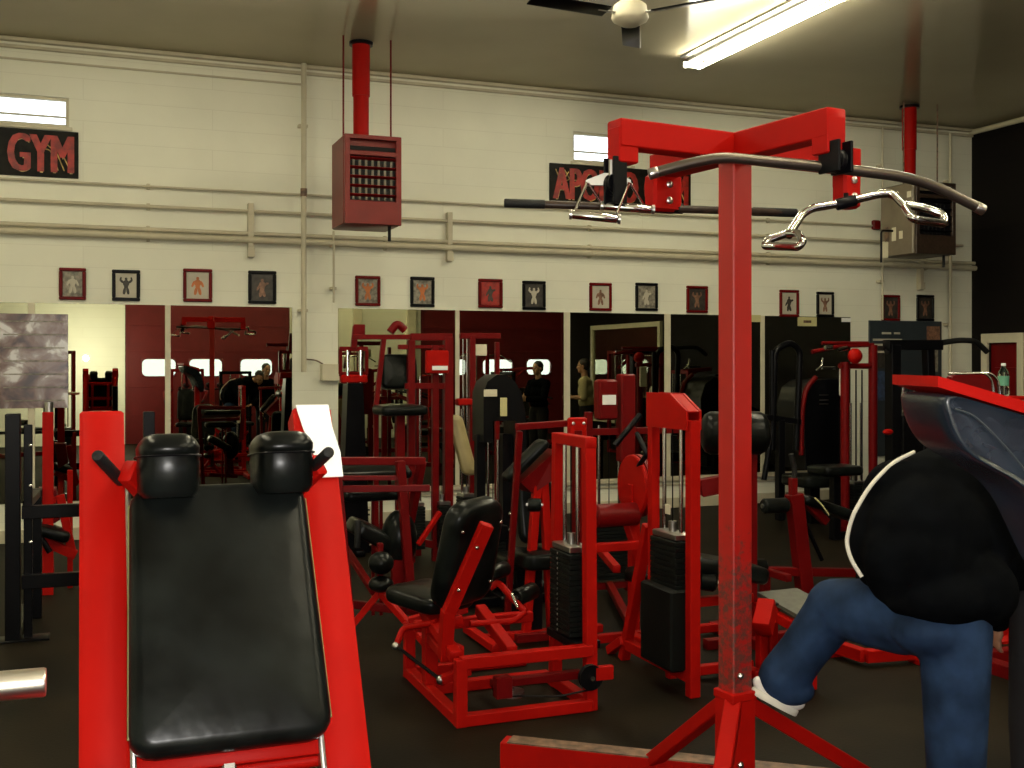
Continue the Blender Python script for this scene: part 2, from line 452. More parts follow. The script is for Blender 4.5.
# mouldings and rails on the back wall (they keep their height all along it)
def rail(z, h, t, x0=LW, x1=RW, m=PIPE, name=None, n=[10]):
    g = G(); g.box(((x0 + x1) / 2, WD - t / 2, z), (x1 - x0, t, h), bev=.006)
    n[0] += 1; return struct(g, name or 'trim_%d' % n[0], m)
rail(CEIL - .02, .04, .06); rail(CEIL - .085, .035, .035); rail(CEIL - .20, .02, .018, x1=WX(302))
g = G(); g.cyl((RW - .02, BW, CEIL - .04), (RW - .02, WD, CEIL - .04), .035); struct(g, 'trim_3', CREAM)
MB_, MT_ = .375, 2.285
rail(MB_ - .03, .05, .05, x0=WX(338), x1=WX(855)); rail(MB_ - .10, .02, .02, x0=WX(338), x1=WX(855)); rail(.06, .12, .02)

# pipes and conduits: things screwed to the wall
def pipe(x0, x1, z, r, label, name='wall_pipe', cat='pipe', group=None, m=PIPE):
    g = G(); y = WD - r - .03
    g.cyl((x0, y, z), (x1, y, z), r, n=12)
    t = thing(name, label, cat, (x0, WD, z), 0, group); g.add('pipe_run', m, t)
    x = x0 + .4
    while x < x1:
        g = G(); g.box((x, WD - .02, z), (.03, .05, r * 2 + .03)); g.cyl((x - .012, y, z), (x + .012, y, z), r + .006, n=12); g.add('pipe_clamp', m, t); x += 2.4
    return t
pipe(LW, RW, WZ(0, 231), .035, 'lower and thicker of the paired cream pipes running along the block wall')
pipe(LW, RW, WZ(0, 224), .022, 'upper and thinner of the paired cream pipes running along the block wall')
pipe(LW, WX(960), WZ(0, 200), .018, 'thin cream conduit running just above the paired wall pipes', 'wall_conduit')
pipe(LW, WX(870), WZ(0, 179), .012, 'narrow cream conduit running below the banners, highest of the conduits', 'wall_conduit')
def vpipe(px, y0, y1, r, label, box=None, name='vertical_conduit'):
    x = WX(px); z0, z1 = WZ(px, y1), WZ(px, y0)
    t = thing(name, label, 'pipe', (x, WD, z0))
    g = G(); g.cyl((x, WD - r - .075, z0), (x, WD - r - .075, z1), r, n=12); g.add('pipe_run', PIPE, t)
    for f in (.2, .8):
        zz = z0 + (z1 - z0) * f; g = G(); g.box((x, WD - .04, zz), (r * 2 + .04, .08, .03)); g.add('pipe_clamp', PIPE, t)
    return t
vp = vpipe(302, 66, 372, .028, 'thick cream vertical pipe from ceiling to the wall box by the left mirrors')
g = G(); x = WX(302); g.cyl((x, WD - .103, WZ(302, 198)), (x, WD - .103, WZ(302, 190)), .035, n=12); g.add('coupling', BROWN, vp)
vpipe(332, 232, 303, .012, 'thin cream vertical conduit right of the thick pipe, under the hanging red heater')
vpipe(878, 128, 320, .012, 'thin cream vertical conduit left of the tan heater')
vpipe(945, 135, 372, .022, 'cream vertical pipe near the dark right corner')
for px, y0, y1, lb in ((250, 204, 258, 'short cream bracket strap across the wall pipes above the fourth framed photo'), (448, 213, 262, 'short cream bracket strap across the wall pipes right of the hanging red heater'),
                       (918, 262, 290, 'short cream bracket strap below the tan heater')):
    x = WX(px); g = G(); g.box((x, WD - .04, (WZ(px, y0) + WZ(px, y1)) / 2), (.055, .08, WZ(px, y0) - WZ(px, y1))); g.box((x, WD - .085, WZ(px, y1) + .05), (.07, .02, .09))
    single(g, 'pipe_bracket', PIPE, lb, 'bracket', 'pipe brackets', (x, WD, WZ(px, y1)))
# beige electrical box with its feed
x0, x1 = WX(320), WX(340); z0, z1 = WZ(330, 381), WZ(330, 364)
t = thing('electrical_box', 'beige electrical box on the wall between the two groups of mirrors', 'electrical box', ((x0 + x1) / 2, WD, z0))
g = G(); g.box(((x0 + x1) / 2, WD - .05, (z0 + z1) / 2), (x1 - x0, .1, z1 - z0), bev=.008); g.add('housing', CREAM, t)
g = G(); g.tube([(x0 + .02, WD - .05, z1), (x0 - .05, WD - .05, z1 + .04), (x0 - .16, WD - .05, z1 + .05)], .008); g.add('wire', BROWN, t)
for px, lb in ((351, 'left small wall outlet low on the cream wall'), (368, 'right small wall outlet low on the cream wall')):
    g = G(); z = WZ(px, 512); x = WX(px); g.box((x, WD - .01, z), (.08, .02, .12)); t = thing('wall_outlet', lb, 'outlet', (x, WD, z)); g.add('cover_plate', CREAM, t)
    for dz in (-.025, .025): g.box((x, WD - .021, z + dz), (.03, .006, .02)); g.add('socket', DARKP, t)

# ---------------------------------------------------------------- mirrors
spans = [(-260, -60, 'unframed wall mirror panel furthest left, mostly outside the picture'), (-56, 28, 'wall mirror panel at the far left behind the big collage poster'), (35, 165, 'wall mirror panel between the collage poster and the first white divider'),
         (170.5, 292, 'wall mirror panel reflecting the garage door, left of the thick vertical pipe'), (338, 455, 'wall mirror panel right of the beige electrical box'),
         (459, 563.5, 'wall mirror panel below the red framed and black framed photos, reflecting the man in black'), (569.5, 664, 'wall mirror panel reflecting the man in a tan shirt'),
         (670, 760, 'wall mirror panel partly hidden by the red cable tower post'), (764, 850, 'last wall mirror panel, behind the black machine with the red tube')]
for a, b, lb in spans:
    xa, xb = WX(a), WX(b); g = G()
    g.box(((xa + xb) / 2, WD - .006, (MB_ + MT_) / 2), (xb - xa, .008, MT_ - MB_), bev=.002)
    single(g, 'wall_mirror', MIR, lb, 'mirror', 'mirror panels on the block wall', ((xa + xb) / 2, WD, MB_))
for i, (a, b) in enumerate(((28, 35), (165, 170.5), (455, 459), (563.5, 569.5), (664, 670), (760, 764))):
    g = G(); g.box(((WX(a) + WX(b)) / 2, WD - .010, (MB_ + MT_) / 2), (WX(b) - WX(a), .018, MT_ - MB_), bev=.003); struct(g, 'trim_%d' % (30 + i), CREAM)
# big mirror in a cream frame on the right wall, seen only in reflection
t = thing('framed_mirror', 'large cream framed mirror on the dark side wall, seen in the back wall mirror', 'mirror', (RW, 1.45, .4))
g = G(); g.box((RW - .02, 1.45, 1.45), (.02, 3.1, 2.0), bev=.002); g.add('mirror_glass', MIR, t)
g = G()
for z in (.42, 2.5): g.box((RW - .035, 1.45, z), (.07, 3.3, .1))
for y in (-.15, 3.05): g.box((RW - .035, y, 1.46), (.07, .1, 2.0))
g.add('mirror_frame', CREAM, t)

# ---------------------------------------------------------------- framed photographs
def frame(px0, px1, py0, py1, col, kind, lb):
    xa, xb = WX(px0), WX(px1); pm = (px0 + px1) / 2; za, zb = WZ(pm, py1), WZ(pm, py0); cx, cz = (xa + xb) / 2, (za + zb) / 2
    wv, hv = xb - xa, zb - za; t = thing('picture_frame', lb, 'picture', (cx, WD, za), 0, 'framed photos above the mirrors')
    b = .032 if kind != 'thick' else .05; g = G(); y = WD - .015
    for c, s in (((cx, zb - b / 2), (wv, b)), ((cx, za + b / 2), (wv, b)), ((xa + b / 2, cz), (b, hv - 2 * b)), ((xb - b / 2, cz), (b, hv - 2 * b))):
        g.box((c[0], y, c[1]), (s[0], .03, s[1]), bev=.006)
    g.add('frame_moulding', RED2 if col == 'r' else BLKM, t)
    bgm, fgm = {'grey': (GREYP, PALE), 'pale': (PALE, DARKP), 'red': (PALE, ORNG), 'dark': (DARKP, FLESH), 'orange': (GREYP, ORNG), 'redbg': (BANR, DARKP), 'mono': (DARKP, PALE), 'flesh': (PALE, FLESH)}[kind]
    g.box((cx, WD - .008, cz), (wv - 2 * b, .008, hv - 2 * b), bev=.001); pr = g.add('photo_print', bgm, t)
    # posing figure printed on the photograph
    s = (hv - 2 * b) * .42; y = WD - .0125; g = G()
    e = lambda x, z, a, c, r=0: g.ell((cx + x * s, y, cz + z * s), (a * s, .0015, c * s), rotm('Y', r), n=10, m=6)
    e(0, .62, .13, .16); e(0, .2, .30, .34); e(0, -.1, .2, .25); v = random.choice((0, 1, 2))
    if v == 0:
        for q in (-1, 1): e(.38 * q, .38, .12, .28, 50 * q); e(.5 * q, .62, .09, .22, -15 * q); e(.16 * q, -.55, .14, .38, -10 * q)
    elif v == 1:
        for q in (-1, 1): e(.38 * q, .12, .11, .34, -24 * q); e(.17 * q, -.52, .14, .4, -12 * q)
    else:
        e(.3, .3, .12, .3, 70); e(-.32, .0, .1, .34, 30); e(.1, -.5, .16, .4, -22); e(-.14, -.5, .14, .4, 6)
    g.add('printed_figure', fgm, pr)
FR = [(59, 86, 268, 300, 'r', 'grey', 'leftmost framed photo in the row, red frame around a grey print'), (112, 140, 270, 301, 'b', 'pale', 'black framed photo of a dark posing figure on pale, second from the left'),
      (183, 212, 269, 302, 'r', 'red', 'red framed photo of a red posing figure, third from the left'), (248, 276, 271, 304, 'b', 'dark', 'black framed dark photo, last one left of the thick vertical pipe'),
      (355, 380, 276, 306, 'r', 'orange', 'red framed photo just right of the pipe, under the hanging heater'), (410, 434, 277, 307, 'b', 'orange', 'black framed photo with an orange figure'),
      (478, 502, 279, 308, 'r', 'redbg', 'red framed photo whose print is almost all red'), (522, 545, 281, 310, 'b', 'mono', 'black framed photo of a pale figure on black'),
      (589, 611, 283, 311, 'r', 'flesh', 'red framed photo with a pale background over the tan shirted man\'s reflection'), (635, 657, 283, 311, 'b', 'grey', 'black framed grey photo, last black frame left of the cable tower post'),
      (686, 707, 286, 313, 'r', 'dark', 'red framed dark photo just left of the cable tower post'), (779, 798, 290, 317, 'r', 'pale', 'red framed photo, first one right of the cable tower post'),
      (816, 833, 292, 317, 'b', 'flesh', 'black framed pale photo, second one right of the cable tower post'), (881, 899, 295, 321, 'r', 'dark', 'red framed photo above the dark notice board'),
      (916, 933, 295, 321, 'b', 'dark', 'rightmost framed photo in the row, black frame')]
for f in FR: frame(*f)

# ---------------------------------------------------------------- collage poster, notice board, small cards
xa, xb = WX(0), WX(68); za, zb = WZ(34, 408), WZ(34, 314)
t = thing('collage_poster', 'large grey and pink collage poster stuck over the left mirrors', 'poster', ((xa + xb) / 2, WD, za))
g = G(); g.box(((xa + xb) / 2, WD - .027, (za + zb) / 2), (xb - xa, .008, zb - za), bev=.002); g.add('poster_sheet', POST, t)
g = G()
for k in range(7):
    zz = zb - (zb - za) * (.08 + .14 * k); g.box(((xa + xb) / 2, WD - .032, zz), ((xb - xa) * .9, .002, .012), bev=0)
g.add('printed_rule', GREYP, t)
xa, xb = WX(868), WX(940); za, zb = WZ(904, 455), WZ(904, 321)
t = thing('notice_board', 'dark blue grey notice board with pale lettering right of the last mirror', 'notice board', ((xa + xb) / 2, WD, za))
g = G(); g.box(((xa + xb) / 2, WD - .018, (za + zb) / 2), (xb - xa, .026, zb - za)); g.add('board_panel', DGRY, t)
def board_patch(name, p0, p1, q0, q1, m, d=.034):
    g = G(); a, b = WX(p0), WX(p1); c, e = WZ(904, q1), WZ(904, q0); g.box(((a + b) / 2, WD - d, (c + e) / 2), (b - a, .006, e - c), bev=.001); return g.add(name, m, t)
board_patch('printed_sheet', 925, 938, 326, 341, FLESH); board_patch('printed_sheet', 870, 884, 345, 368, DARKP); board_patch('printed_sheet', 871, 883, 371, 400, BLUEP); board_patch('printed_sheet', 923, 936, 345, 372, GREYP)
for p0, p1, q in ((880, 889, 333.5), (892, 898, 333.5), (871, 900, 340), (871, 896, 345), (872, 884, 352)): board_patch('lettering_line', p0, p1, q - 1, q + 1, PALE, .038)
for p0, p1, q0, q1, m, lb in ((797, 816, 317, 326, YEL, 'small pale yellow card stuck to the top edge of the last mirror'), (841, 850, 318, 322, WHT, 'tiny white card at the top right corner of the last mirror'), (751, 760, 315, 322, YEL, 'small card at the top of the mirror just right of the tower post')):
    g = G(); a, b = WX(p0), WX(p1); c, e = WZ(p0, q1), WZ(p0, q0); g.box(((a + b) / 2, WD - .015, (c + e) / 2), (b - a, .004, e - c), bev=.0005)
    o = single(g, 'small_card', m, lb, 'card', None, ((a + b) / 2, WD, c))
    if p0 == 797:
        g = G(); g.box(((a + b) / 2, WD - .018, (c + e) / 2), ((b - a) * .4, .002, .03), bev=0); g.add('printed_rule', BROWN, o)

# ---------------------------------------------------------------- APOLLO GYM banners
def text_mesh(txt, size, m, parent, mtx, name, ext=.003, off=.0, sx=1.0):
    cu = bpy.data.curves.new('t', 'FONT'); cu.body = txt; cu.size = size; cu.align_x = 'CENTER'; cu.align_y = 'CENTER'; cu.extrude = ext; cu.offset = off; cu.resolution_u = 3
    tmp = bpy.data.objects.new('t', cu); C.objects.link(tmp)
    dg = bpy.context.evaluated_depsgraph_get(); me = bpy.data.meshes.new_from_object(tmp.evaluated_get(dg))
    bpy.data.objects.remove(tmp); bpy.data.curves.remove(cu)
    xs = [v.co.x for v in me.vertices]; ys = [v.co.y for v in me.vertices]; fw, fh = sx
    me.transform(Matrix.Translation((-(min(xs) + max(xs)) / 2, -(min(ys) + max(ys)) / 2, 0))); me.transform(Matrix.Diagonal((fw / (max(xs) - min(xs)), fh / (max(ys) - min(ys)), 1, 1))); me.transform(mtx)
    if parent in WM: me.transform(WM[parent].inverted())
    me.name = name; me.materials.clear(); me.materials.append(m)
    o = bpy.data.objects.new(name, me); C.objects.link(o); o.parent = parent; WM[o] = WM[parent]; return o
def banner(xr, zc, wv, hv, lb):
    xc = xr - wv / 2; t = thing('gym_banner', lb, 'banner', (xc, WD, zc - hv / 2), 0, 'banners under the high windows')
    g = G(); g.box((xc, WD - .012, zc), (wv, .016, hv), bev=.004); g.add('banner_sheet', BANB, t)
    for s in (-1, 1):
        for k in range(3):
            g = G()
            x = xc + s * wv * (.46 - .03 * k); g.tube([(x, WD - .022, zc - s * hv * .35), (x - s * .07, WD - .022, zc + .02 * k), (x - s * .16, WD - .022, zc + hv * (.3 - .1 * k))], .006, n=6); g.add('painted_flourish', GOLD, t)
    M0 = Matrix.Translation((xc, WD - .024, zc)) @ Matrix.Rotation(math.radians(90), 4, 'X')
    o1 = text_mesh('APOLLO GYM', hv * .74, GOLD, t, Matrix.Translation((.012, .004, -.01)) @ M0, 'lettering_shadow', .002, 0, (wv * .93, hv * .80))
    text_mesh('APOLLO GYM', hv * .74, BANR, t, Matrix.Translation((0, -.004, 0)) @ M0, 'lettering', .003, 0, (wv * .94, hv * .80))
    for dx, dy in ((.016, .0008), (-.016, .0016)): text_mesh('APOLLO GYM', hv * .74, BANR, t, Matrix.Translation((dx, -.004 + dy, 0)) @ M0, 'lettering_stroke', .003, 0, (wv * .94, hv * .80))
    return t
bx0, bx1 = WX(549), WX(690); bh = WZ(600, 167) - WZ(600, 206)
banner(bx1, WZ(600, 186), bx1 - bx0, bh, 'black APOLLO GYM banner with red letters behind the triangular chrome handle')
banner(WX(78.5), WZ(40, 153.5), bx1 - bx0, bh, 'black banner whose letters GYM show at the upper left edge')

# ---------------------------------------------------------------- ceiling: fluorescent strips, fan, heaters
def strip_light(x, y0, y1, lb):
    z = CEIL
    t = thing('fluorescent_light', lb, 'ceiling light', (x, (y0 + y1) / 2, z), 0, 'bare twin tube ceiling lights')
    ym = (y0 + y1) / 2; L = y1 - y0
    g = G(); g.box((x, ym, z - .012), (.24, L, .024), bev=.006); g.box((x, ym, z - .04), (.10, L, .04), bev=.008); g.box((x, ym, z - .075), (.045, L, .03), bev=.006); g.add('light_housing', DCHR, t)  # wide top pan added to keep the tube glow off the ceiling
    for s in (-1, 1):
        g = G(); g.cyl((x + s * .075, y0 + .03, z - .105), (x + s * .075, y1 - .03, z - .105), .019, n=12); tb = g.add('fluorescent_tube', TUBE, t)
        g = G()
        for y in (y0 + .0, y1 - .03): g.cyl((x + s * .075, y, z - .105), (x + s * .075, y + .03, z - .105), .021, n=12)
        g.add('tube_cap', DCHR, tb)
    g = G()
    for y in (y0 + .015, y1 - .015): g.box((x, y, z - .09), (.19, .03, .06), bev=.004)
    g.add('lamp_holder', WHT, t)
LX = 5.72
strip_light(LX, 7.36, 9.80, 'bare twin tube fluorescent light in view at the top right of the ceiling')
strip_light(LX, 4.86, 7.30, 'second bare tube light of the row, its tip at the upper picture edge')
for x, ys, nm in ((LX, (2.2, -.3), 'right'), (2.4, (6.9, 3.0, .1), 'middle'), (-1.4, (7.9, 4.0), 'left')):  # middle and left rows are added out of view to light the back wall
    for k, y in enumerate(ys): strip_light(x, y - 1.22, y + 1.22, 'unseen twin tube light in the %s row, %s the back wall' % (nm, ('nearest to', 'second from', 'furthest from')[k if nm != 'right' else k + 1]))
# ceiling fan
fc = P(630, 12, 7.4)
t = thing('ceiling_fan', 'cream ceiling fan with dark blades at the top of the picture', 'ceiling fan', (fc.x, fc.y, CEIL))
g = G(); g.lathe((fc.x, fc.y, CEIL), (0, 0, -1), [(0, .07), (.04, .07), (.07, .03), (.08, .018), (CEIL - fc.z - .1, .018)]); g.add('down_rod', CREAM, t)
g = G(); g.lathe((fc.x, fc.y, fc.z + .10), (0, 0, -1), [(0, .03), (.03, .07), (.06, .11), (.14, .125), (.16, .115), (.19, .06), (.2, .02)], n=28); g.add('motor_housing', CREAM, t)
for a in (181, 58, 303):
    a0 = math.radians(a + 4); d = Vector((math.cos(a0), math.sin(a0), 0)); s = Vector((-d.y, d.x, 0))
    g = G(); q = Vector((fc.x, fc.y, fc.z - .02)); M = Matrix((d, s, Vector((0, 0, 1)))).transposed() @ rotm('X', 12)
    g.box(q + d * .46, (.56, .13, .008), M, bev=.003); b = g.add('fan_blade', BLKM, t)
    g = G(); g.beam(q + d * .1, q + d * .25, .035, .008); g.add('blade_bracket', DCHR, b)
# unit heaters
def heater(x0, y0, zt, body, lb, hot, hh=.83, wd=.54, dp=.57):
    xc, yc = x0 + wd / 2, y0 + dp / 2; zb = zt - hh; zc = (zt + zb) / 2
    t = thing('unit_heater', lb, 'heater', (xc, yc, zb))
    g = G()
    g.box((xc, yc + .03, zc), (wd, dp - .06, hh), bev=.012); hb = g.add('heater_casing', body, t)
    g = G(); b = .05; y = y0 + .015
    g.box((xc, y, zb + .11), (wd, .035, .22), bev=.006); g.box((xc, y, zt - .02), (wd, .035, .04), bev=.004); g.box((xc, y, zt - .17), (wd, .035, .045), bev=.004)
    for s in (-1, 1): g.box((xc + s * (wd / 2 - b / 2), y, zc), (b, .035, hh), bev=.004)
    g.add('grille_surround', body if hot else BROWN2, t)
    g = G(); g.box((xc, y0 + .045, zc + .05), (wd - .09, .02, hh - .3), bev=.002); g.add('heater_core', BLKM, t)
    for k in range(5):
        z = zb + .27 + k * .085; g = G(); g.box((xc, y0 + .02, z), (wd - .1, .05, .008), rotm('X', -25), bev=.002); g.add('louvre', RED2 if hot else BLKM, t)
    g = G()
    for k in range(7): g.box((xc - wd / 2 + .09 + k * .06, y0 + .036, zb + .43), (.022, .012, .40), bev=.002)
    g.add('heat_fins', GUN if hot else BLKM, t).__setitem__('kind', 'stuff')
    g = G(); g.cyl((xc - .02, yc + .12, zt), (xc - .02, yc + .12, zt + .45), .075, n=20); g.cyl((xc - .02, yc + .12, zt + .45), (xc - .02, yc + .12, CEIL - .03), .085, n=20)
    fp = g.add('flue_pipe', RED, t); g = G(); g.cyl((xc - .02, yc + .12, CEIL - .03), (xc - .02, yc + .12, CEIL), .115, n=20); g.add('flue_collar', BLKM, fp)
    for s in (-1, 1):
        g = G(); g.cyl((xc + s * (wd / 2 - .04), yc - .05, zt - .01), (xc + s * (wd / 2 - .04), yc - .05, CEIL), .009, n=8); g.add('hanger_rod', BROWN if not hot else RED2, t)
    g = G(); g.tube([(x0 + wd - .09, y0 + .1, zb), (x0 + wd - .09, y0 + .1, zb - .14)], .016); g.add('gas_pipe', BLKM, t)
    return t
heater(2.25, 10.1, 3.83, HRED, 'red hanging unit heater with louvred front, under a red flue pipe', True)
h2 = PX(892, 258, 9.02)
t = heater(9.0, 10.3, 3.82, HTAN, 'tan hanging unit heater with a black grille, near the dark corner', False, .84, .58, .62)
g = G()
for (y, z, a, b) in ((10.42, 3.68, .07, .07), (10.80, 3.25, .08, .18), (10.68, 3.24, .07, .16), (10.56, 3.22, .06, .09), (10.84, 3.07, .12, .2)):
    g.box((8.998, y, z), (.004, a, b), bev=.0005); g.add('paper_tag', CREAM if z > 3.3 or z < 3.1 else (BROWN if y > 10.7 else CREAM), t)
q = P(880, 240, 13.4)
t = thing('thermostat_pipe', 'dark bent gas pipe at the left side of the tan heater', 'pipe', (8.86, 10.7, 2.85))
g = G(); g.tube([(9.0, 10.7, 3.28), (8.83, 10.7, 3.28), (8.83, 10.7, 2.9)], .014); g.add('gas_pipe', BLKM, t)
p = PY(876, 225, WD - .03); g = G(); g.box(p, (.11, .06, .12), bev=.02); single(g, 'alarm_box', RED2, 'small red alarm box on the wall left of the tan heater', 'alarm box', None, p)

# ---------------------------------------------------------------- shared machine pieces
def weight_stack(T, cx, cy, z0, n, wx, wy, th=.024, top=1.5, m=BLKP, rods='y', holes=True, face=None):
    """n separate plates with two chrome guide rods and the cable above"""
    g = G(); g.box((cx, cy, z0 + th / 2), (wx, wy, th - .003), bev=.003); pl = g.add('weight_plate', m, T)
    tg = None
    if holes and face:
        g = G(); g.cyl((cx + face[0], cy + face[1], z0 + th / 2), (cx + face[0] + (.002 if face[0] > 0 else -.002 if face[0] else 0), cy + face[1] + (.002 if face[1] > 0 else -.002 if face[1] else 0), z0 + th / 2), .006, n=8)
        tg = g.add('pin_hole', STEEL, pl)
    for k in range(1, n):
        c = pl.copy(); C.objects.link(c); c.parent = T; c.location = (0, 0, k * th)
        if tg: d = tg.copy(); C.objects.link(d); d.parent = c
    zt = z0 + n * th
    d = (.32 * wx, 0) if rods == 'x' else (0, .32 * wy)
    for s in (-1, 1):
        g = G(); g.cyl((cx + s * d[0], cy + s * d[1], z0), (cx + s * d[0], cy + s * d[1], top), .011, n=10); g.add('guide_rod', CHR, T)
    g = G(); g.box((cx, cy, zt + .02), (wx * .9, wy * .9, .03), bev=.004); g.cyl((cx, cy, zt + .03), (cx, cy, zt + .09), .022, n=10); g.add('top_plate', DCHR, T)
    g = G(); g.cyl((cx, cy, zt + .08), (cx, cy, top), .004, n=6); g.add('cable', BLKM, T)
def frame_part(T, beams, name='frame', m=RED, wd=.05, ht=None):
    g = G()
    for b in beams:
        g.beam(b[0], b[1], b[2] if len(b) > 2 else wd, b[3] if len(b) > 3 else (ht or (b[2] if len(b) > 2 else wd)))
    return g.add(name, m, T)
def pulley(T, c, axis, r=.05, w=.025, m=BLKM):
    c = Vector(c); a = Vector(axis).normalized(); g = G()
    g.lathe(c - a * w / 2, a, [(0, .01), (0, r), (w * .25, r), (w * .5, r * .85), (w * .75, r), (w, r), (w, .01)], 24); p = g.add('pulley', m, T)
    g.cyl(c - a * (w * .5 + .012), c + a * (w * .5 + .012), .012, n=10); g.add('pulley_bolt', CHR, p); return p
def roller(T, p0, p1, r, m=VIN, name='foam_roller'):
    g = G(); p0, p1 = Vector(p0), Vector(p1); L = (p1 - p0).length
    g.lathe(p0, p1 - p0, [(0, .008), (0, r * .8), (.012, r), (L - .012, r), (L, r * .8), (L, .008)], 20); o = g.add(name, m, T)
    a = (p1 - p0).normalized(); g.cyl(p0 - a * .012, p1 + a * .012, r * .3, n=12); g.add('roller_cap', DCHR, o); return o
def rotY(a): return rotm('Y', a)

# ---------------------------------------------------------------- hack squat in the left foreground
T = thing('hack_squat_machine', 'red hack squat machine with long black back pad, close in the left foreground', 'exercise machine', (.28, 2.2, 0))
SL = .557                       # the rails lean back this much per metre of height
def hk(x, h, off=0.0):          # point on the rail plane; off = out of the plane towards the user
    n = Vector((0, -1, SL)).normalized()
    return Vector((x, 2.7 - (1.61 - h) * SL, h)) + n * off
nrm = Vector((0, -1, SL)).normalized(); rd = Vector((0, SL, 1)).normalized()
MR = Matrix((Vector((1, 0, 0)), rd, nrm)).transposed()    # local x, up the rail, towards the user
for x in (.040, .520):
    g = G(); a, b = hk(x, .05), hk(x, 1.61); g.box((a + b) / 2 - nrm * .04, (.094, (b - a).length, .08), MR, bev=.006); r_ = g.add('rail', RED, T)
    g.box(hk(x + (.053 if x < .2 else -.053), 1.05, -.01), (.012, 1.0, .03), MR, bev=.002); g.add('slide_track', DCHR, r_)
g = G(); a = hk(.52, 1.61, .003); b = hk(.52, 1.45, .003)
pts = [hk(.480, 1.612, .004), hk(.560, 1.612, .004), hk(.563, 1.56, .004), hk(.576, 1.50, .004), hk(.576, 1.445, .004), hk(.527, 1.445, .004), hk(.510, 1.50, .004), hk(.492, 1.56, .004)]
g.prism(pts, nrm * .004); g.add('plain_white', WHT, T).__setitem__('label', 'white panel over the top of the right rail')  # thin white panel with a tapering outline on the rail face
# carriage behind the pad
g = G()
for h in (1.36, 1.10, .925): g.box(hk(.278, h, -.03), (.40, .045, .04), MR)
for s in (-1, 1): g.box(hk(.278 + s * .13, 1.14, -.045), (.04, .52, .04), MR)
g.add('carriage', RED, T)
g = G(); m_ = hk(.283, 1.172, .035); g.pad(m_, (.392, .575, .075), MR, r=.03, puff=.006, corner=.05, taper=-.03); pd = g.add('back_pad', VIN, T)
for s in (-1, 1):
    g = G(); g.tube([m_ + MR @ Vector((s * .194 * (1 - .03 * q), .30 * q, .008)) for q in (-.82, -.4, 0, .4, .82)], .004, n=6); g.add('piping', PIP, pd)
for s, x in ((-1, .172), (1, .418)):
    g = G(); c = hk(x, 1.475, .10)
    # block-shaped shoulder pad: upright cushion with a domed top, stitched round the middle
    M = Matrix((Vector((1, 0, 0)), Vector((0, 1, -.12)).normalized(), Vector((0, .12, 1)).normalized())).transposed()
    def ring(z, fx, fy, dx=0):
        return [c + M @ Vector((dx + math.copysign(abs(math.cos(t)) ** .55, math.cos(t)) * .068 * fx, math.copysign(abs(math.sin(t)) ** .6, math.sin(t)) * .105 * fy, z)) for t in [2 * math.pi * i / 24 for i in range(24)]]
    g._hull([ring(-.10, .80, .8), ring(-.085, .93, .93), ring(-.03, .96, .97), ring(-.012, .93, .95), ring(-.004, .96, 1), ring(.008, .97, 1.0), ring(.020, .88, .92), ring(.031, .74, .80), ring(.036, .55, .6), ring(.038, .2, .3)])
    sp = g.add('shoulder_pad', VIN, T)
    g = G(); rr = [c + M @ Vector((math.copysign(abs(math.cos(t)) ** .55, math.cos(t)) * .0685, math.copysign(abs(math.sin(t)) ** .6, math.sin(t)) * .106, -.012)) for t in [math.pi * 2 * i / 24 for i in range(25)]]
    g.tube(rr, .002, n=5); g.add('stitching', BLKM, sp)
    g = G(); q0 = hk(x + s * .085, 1.44, .10); q1 = q0 + Vector((s * .075, -.12, .07)); g.beam(hk(x + s * .03, 1.42, .0), q0, .03, .05); g.add('handle_bracket', RED, T)
    g = G(); q0 = P(310, 470, 2.56) if s > 0 else P(121, 481, 2.42); q1 = P(329, 452, 2.40) if s > 0 else P(97, 455, 2.28)
    g.cyl(q0, q1, .0125, bev=.004); g.add('hand_grip', RUB, T)
# lower cross members, foot plate and base beyond the picture's lower edge
g = G(); g.beam((.033, 1.86, .06), (.033, 3.05, .06), .07); g.beam((.52, 1.86, .06), (.52, 3.05, .06), .07); g.beam((.033, 3.0, .06), (.52, 3.0, .06), .07)
for x in (.033, .52): g.beam((x, 3.0, .06), hk(x, 1.50, -.08), .05)
g.add('base', RED, T)
g = G(); g.box(hk(.278, .84, -.05), (.42, .03, .03), MR); g.cyl(hk(.05, .90, -.05), hk(.50, .90, -.05), .014); g.add('cross_bar', RED, T)
for k in range(6):
    g = G(); g.box(hk(.20, .80 - k * .0, -.12) + Vector((0, 0, -k * .026)), (.17, .24, .022)); g.add('weight_plate', BLKP, T)
g = G(); g.beam(hk(.278, .93, -.03), hk(.278, .5, -.03), .028, .04); g.add('stack_post', DCHR, T)
g = G(); g.box((.28, 1.62, .36), (.60, .05, .62), rotm('X', 35)); g.add('foot_plate', RED2, T)
g = G(); g.beam((.28, 1.75, .12), (.28, 1.9, .12), .5, .08); g.add('foot_plate_bracket', RED, T)

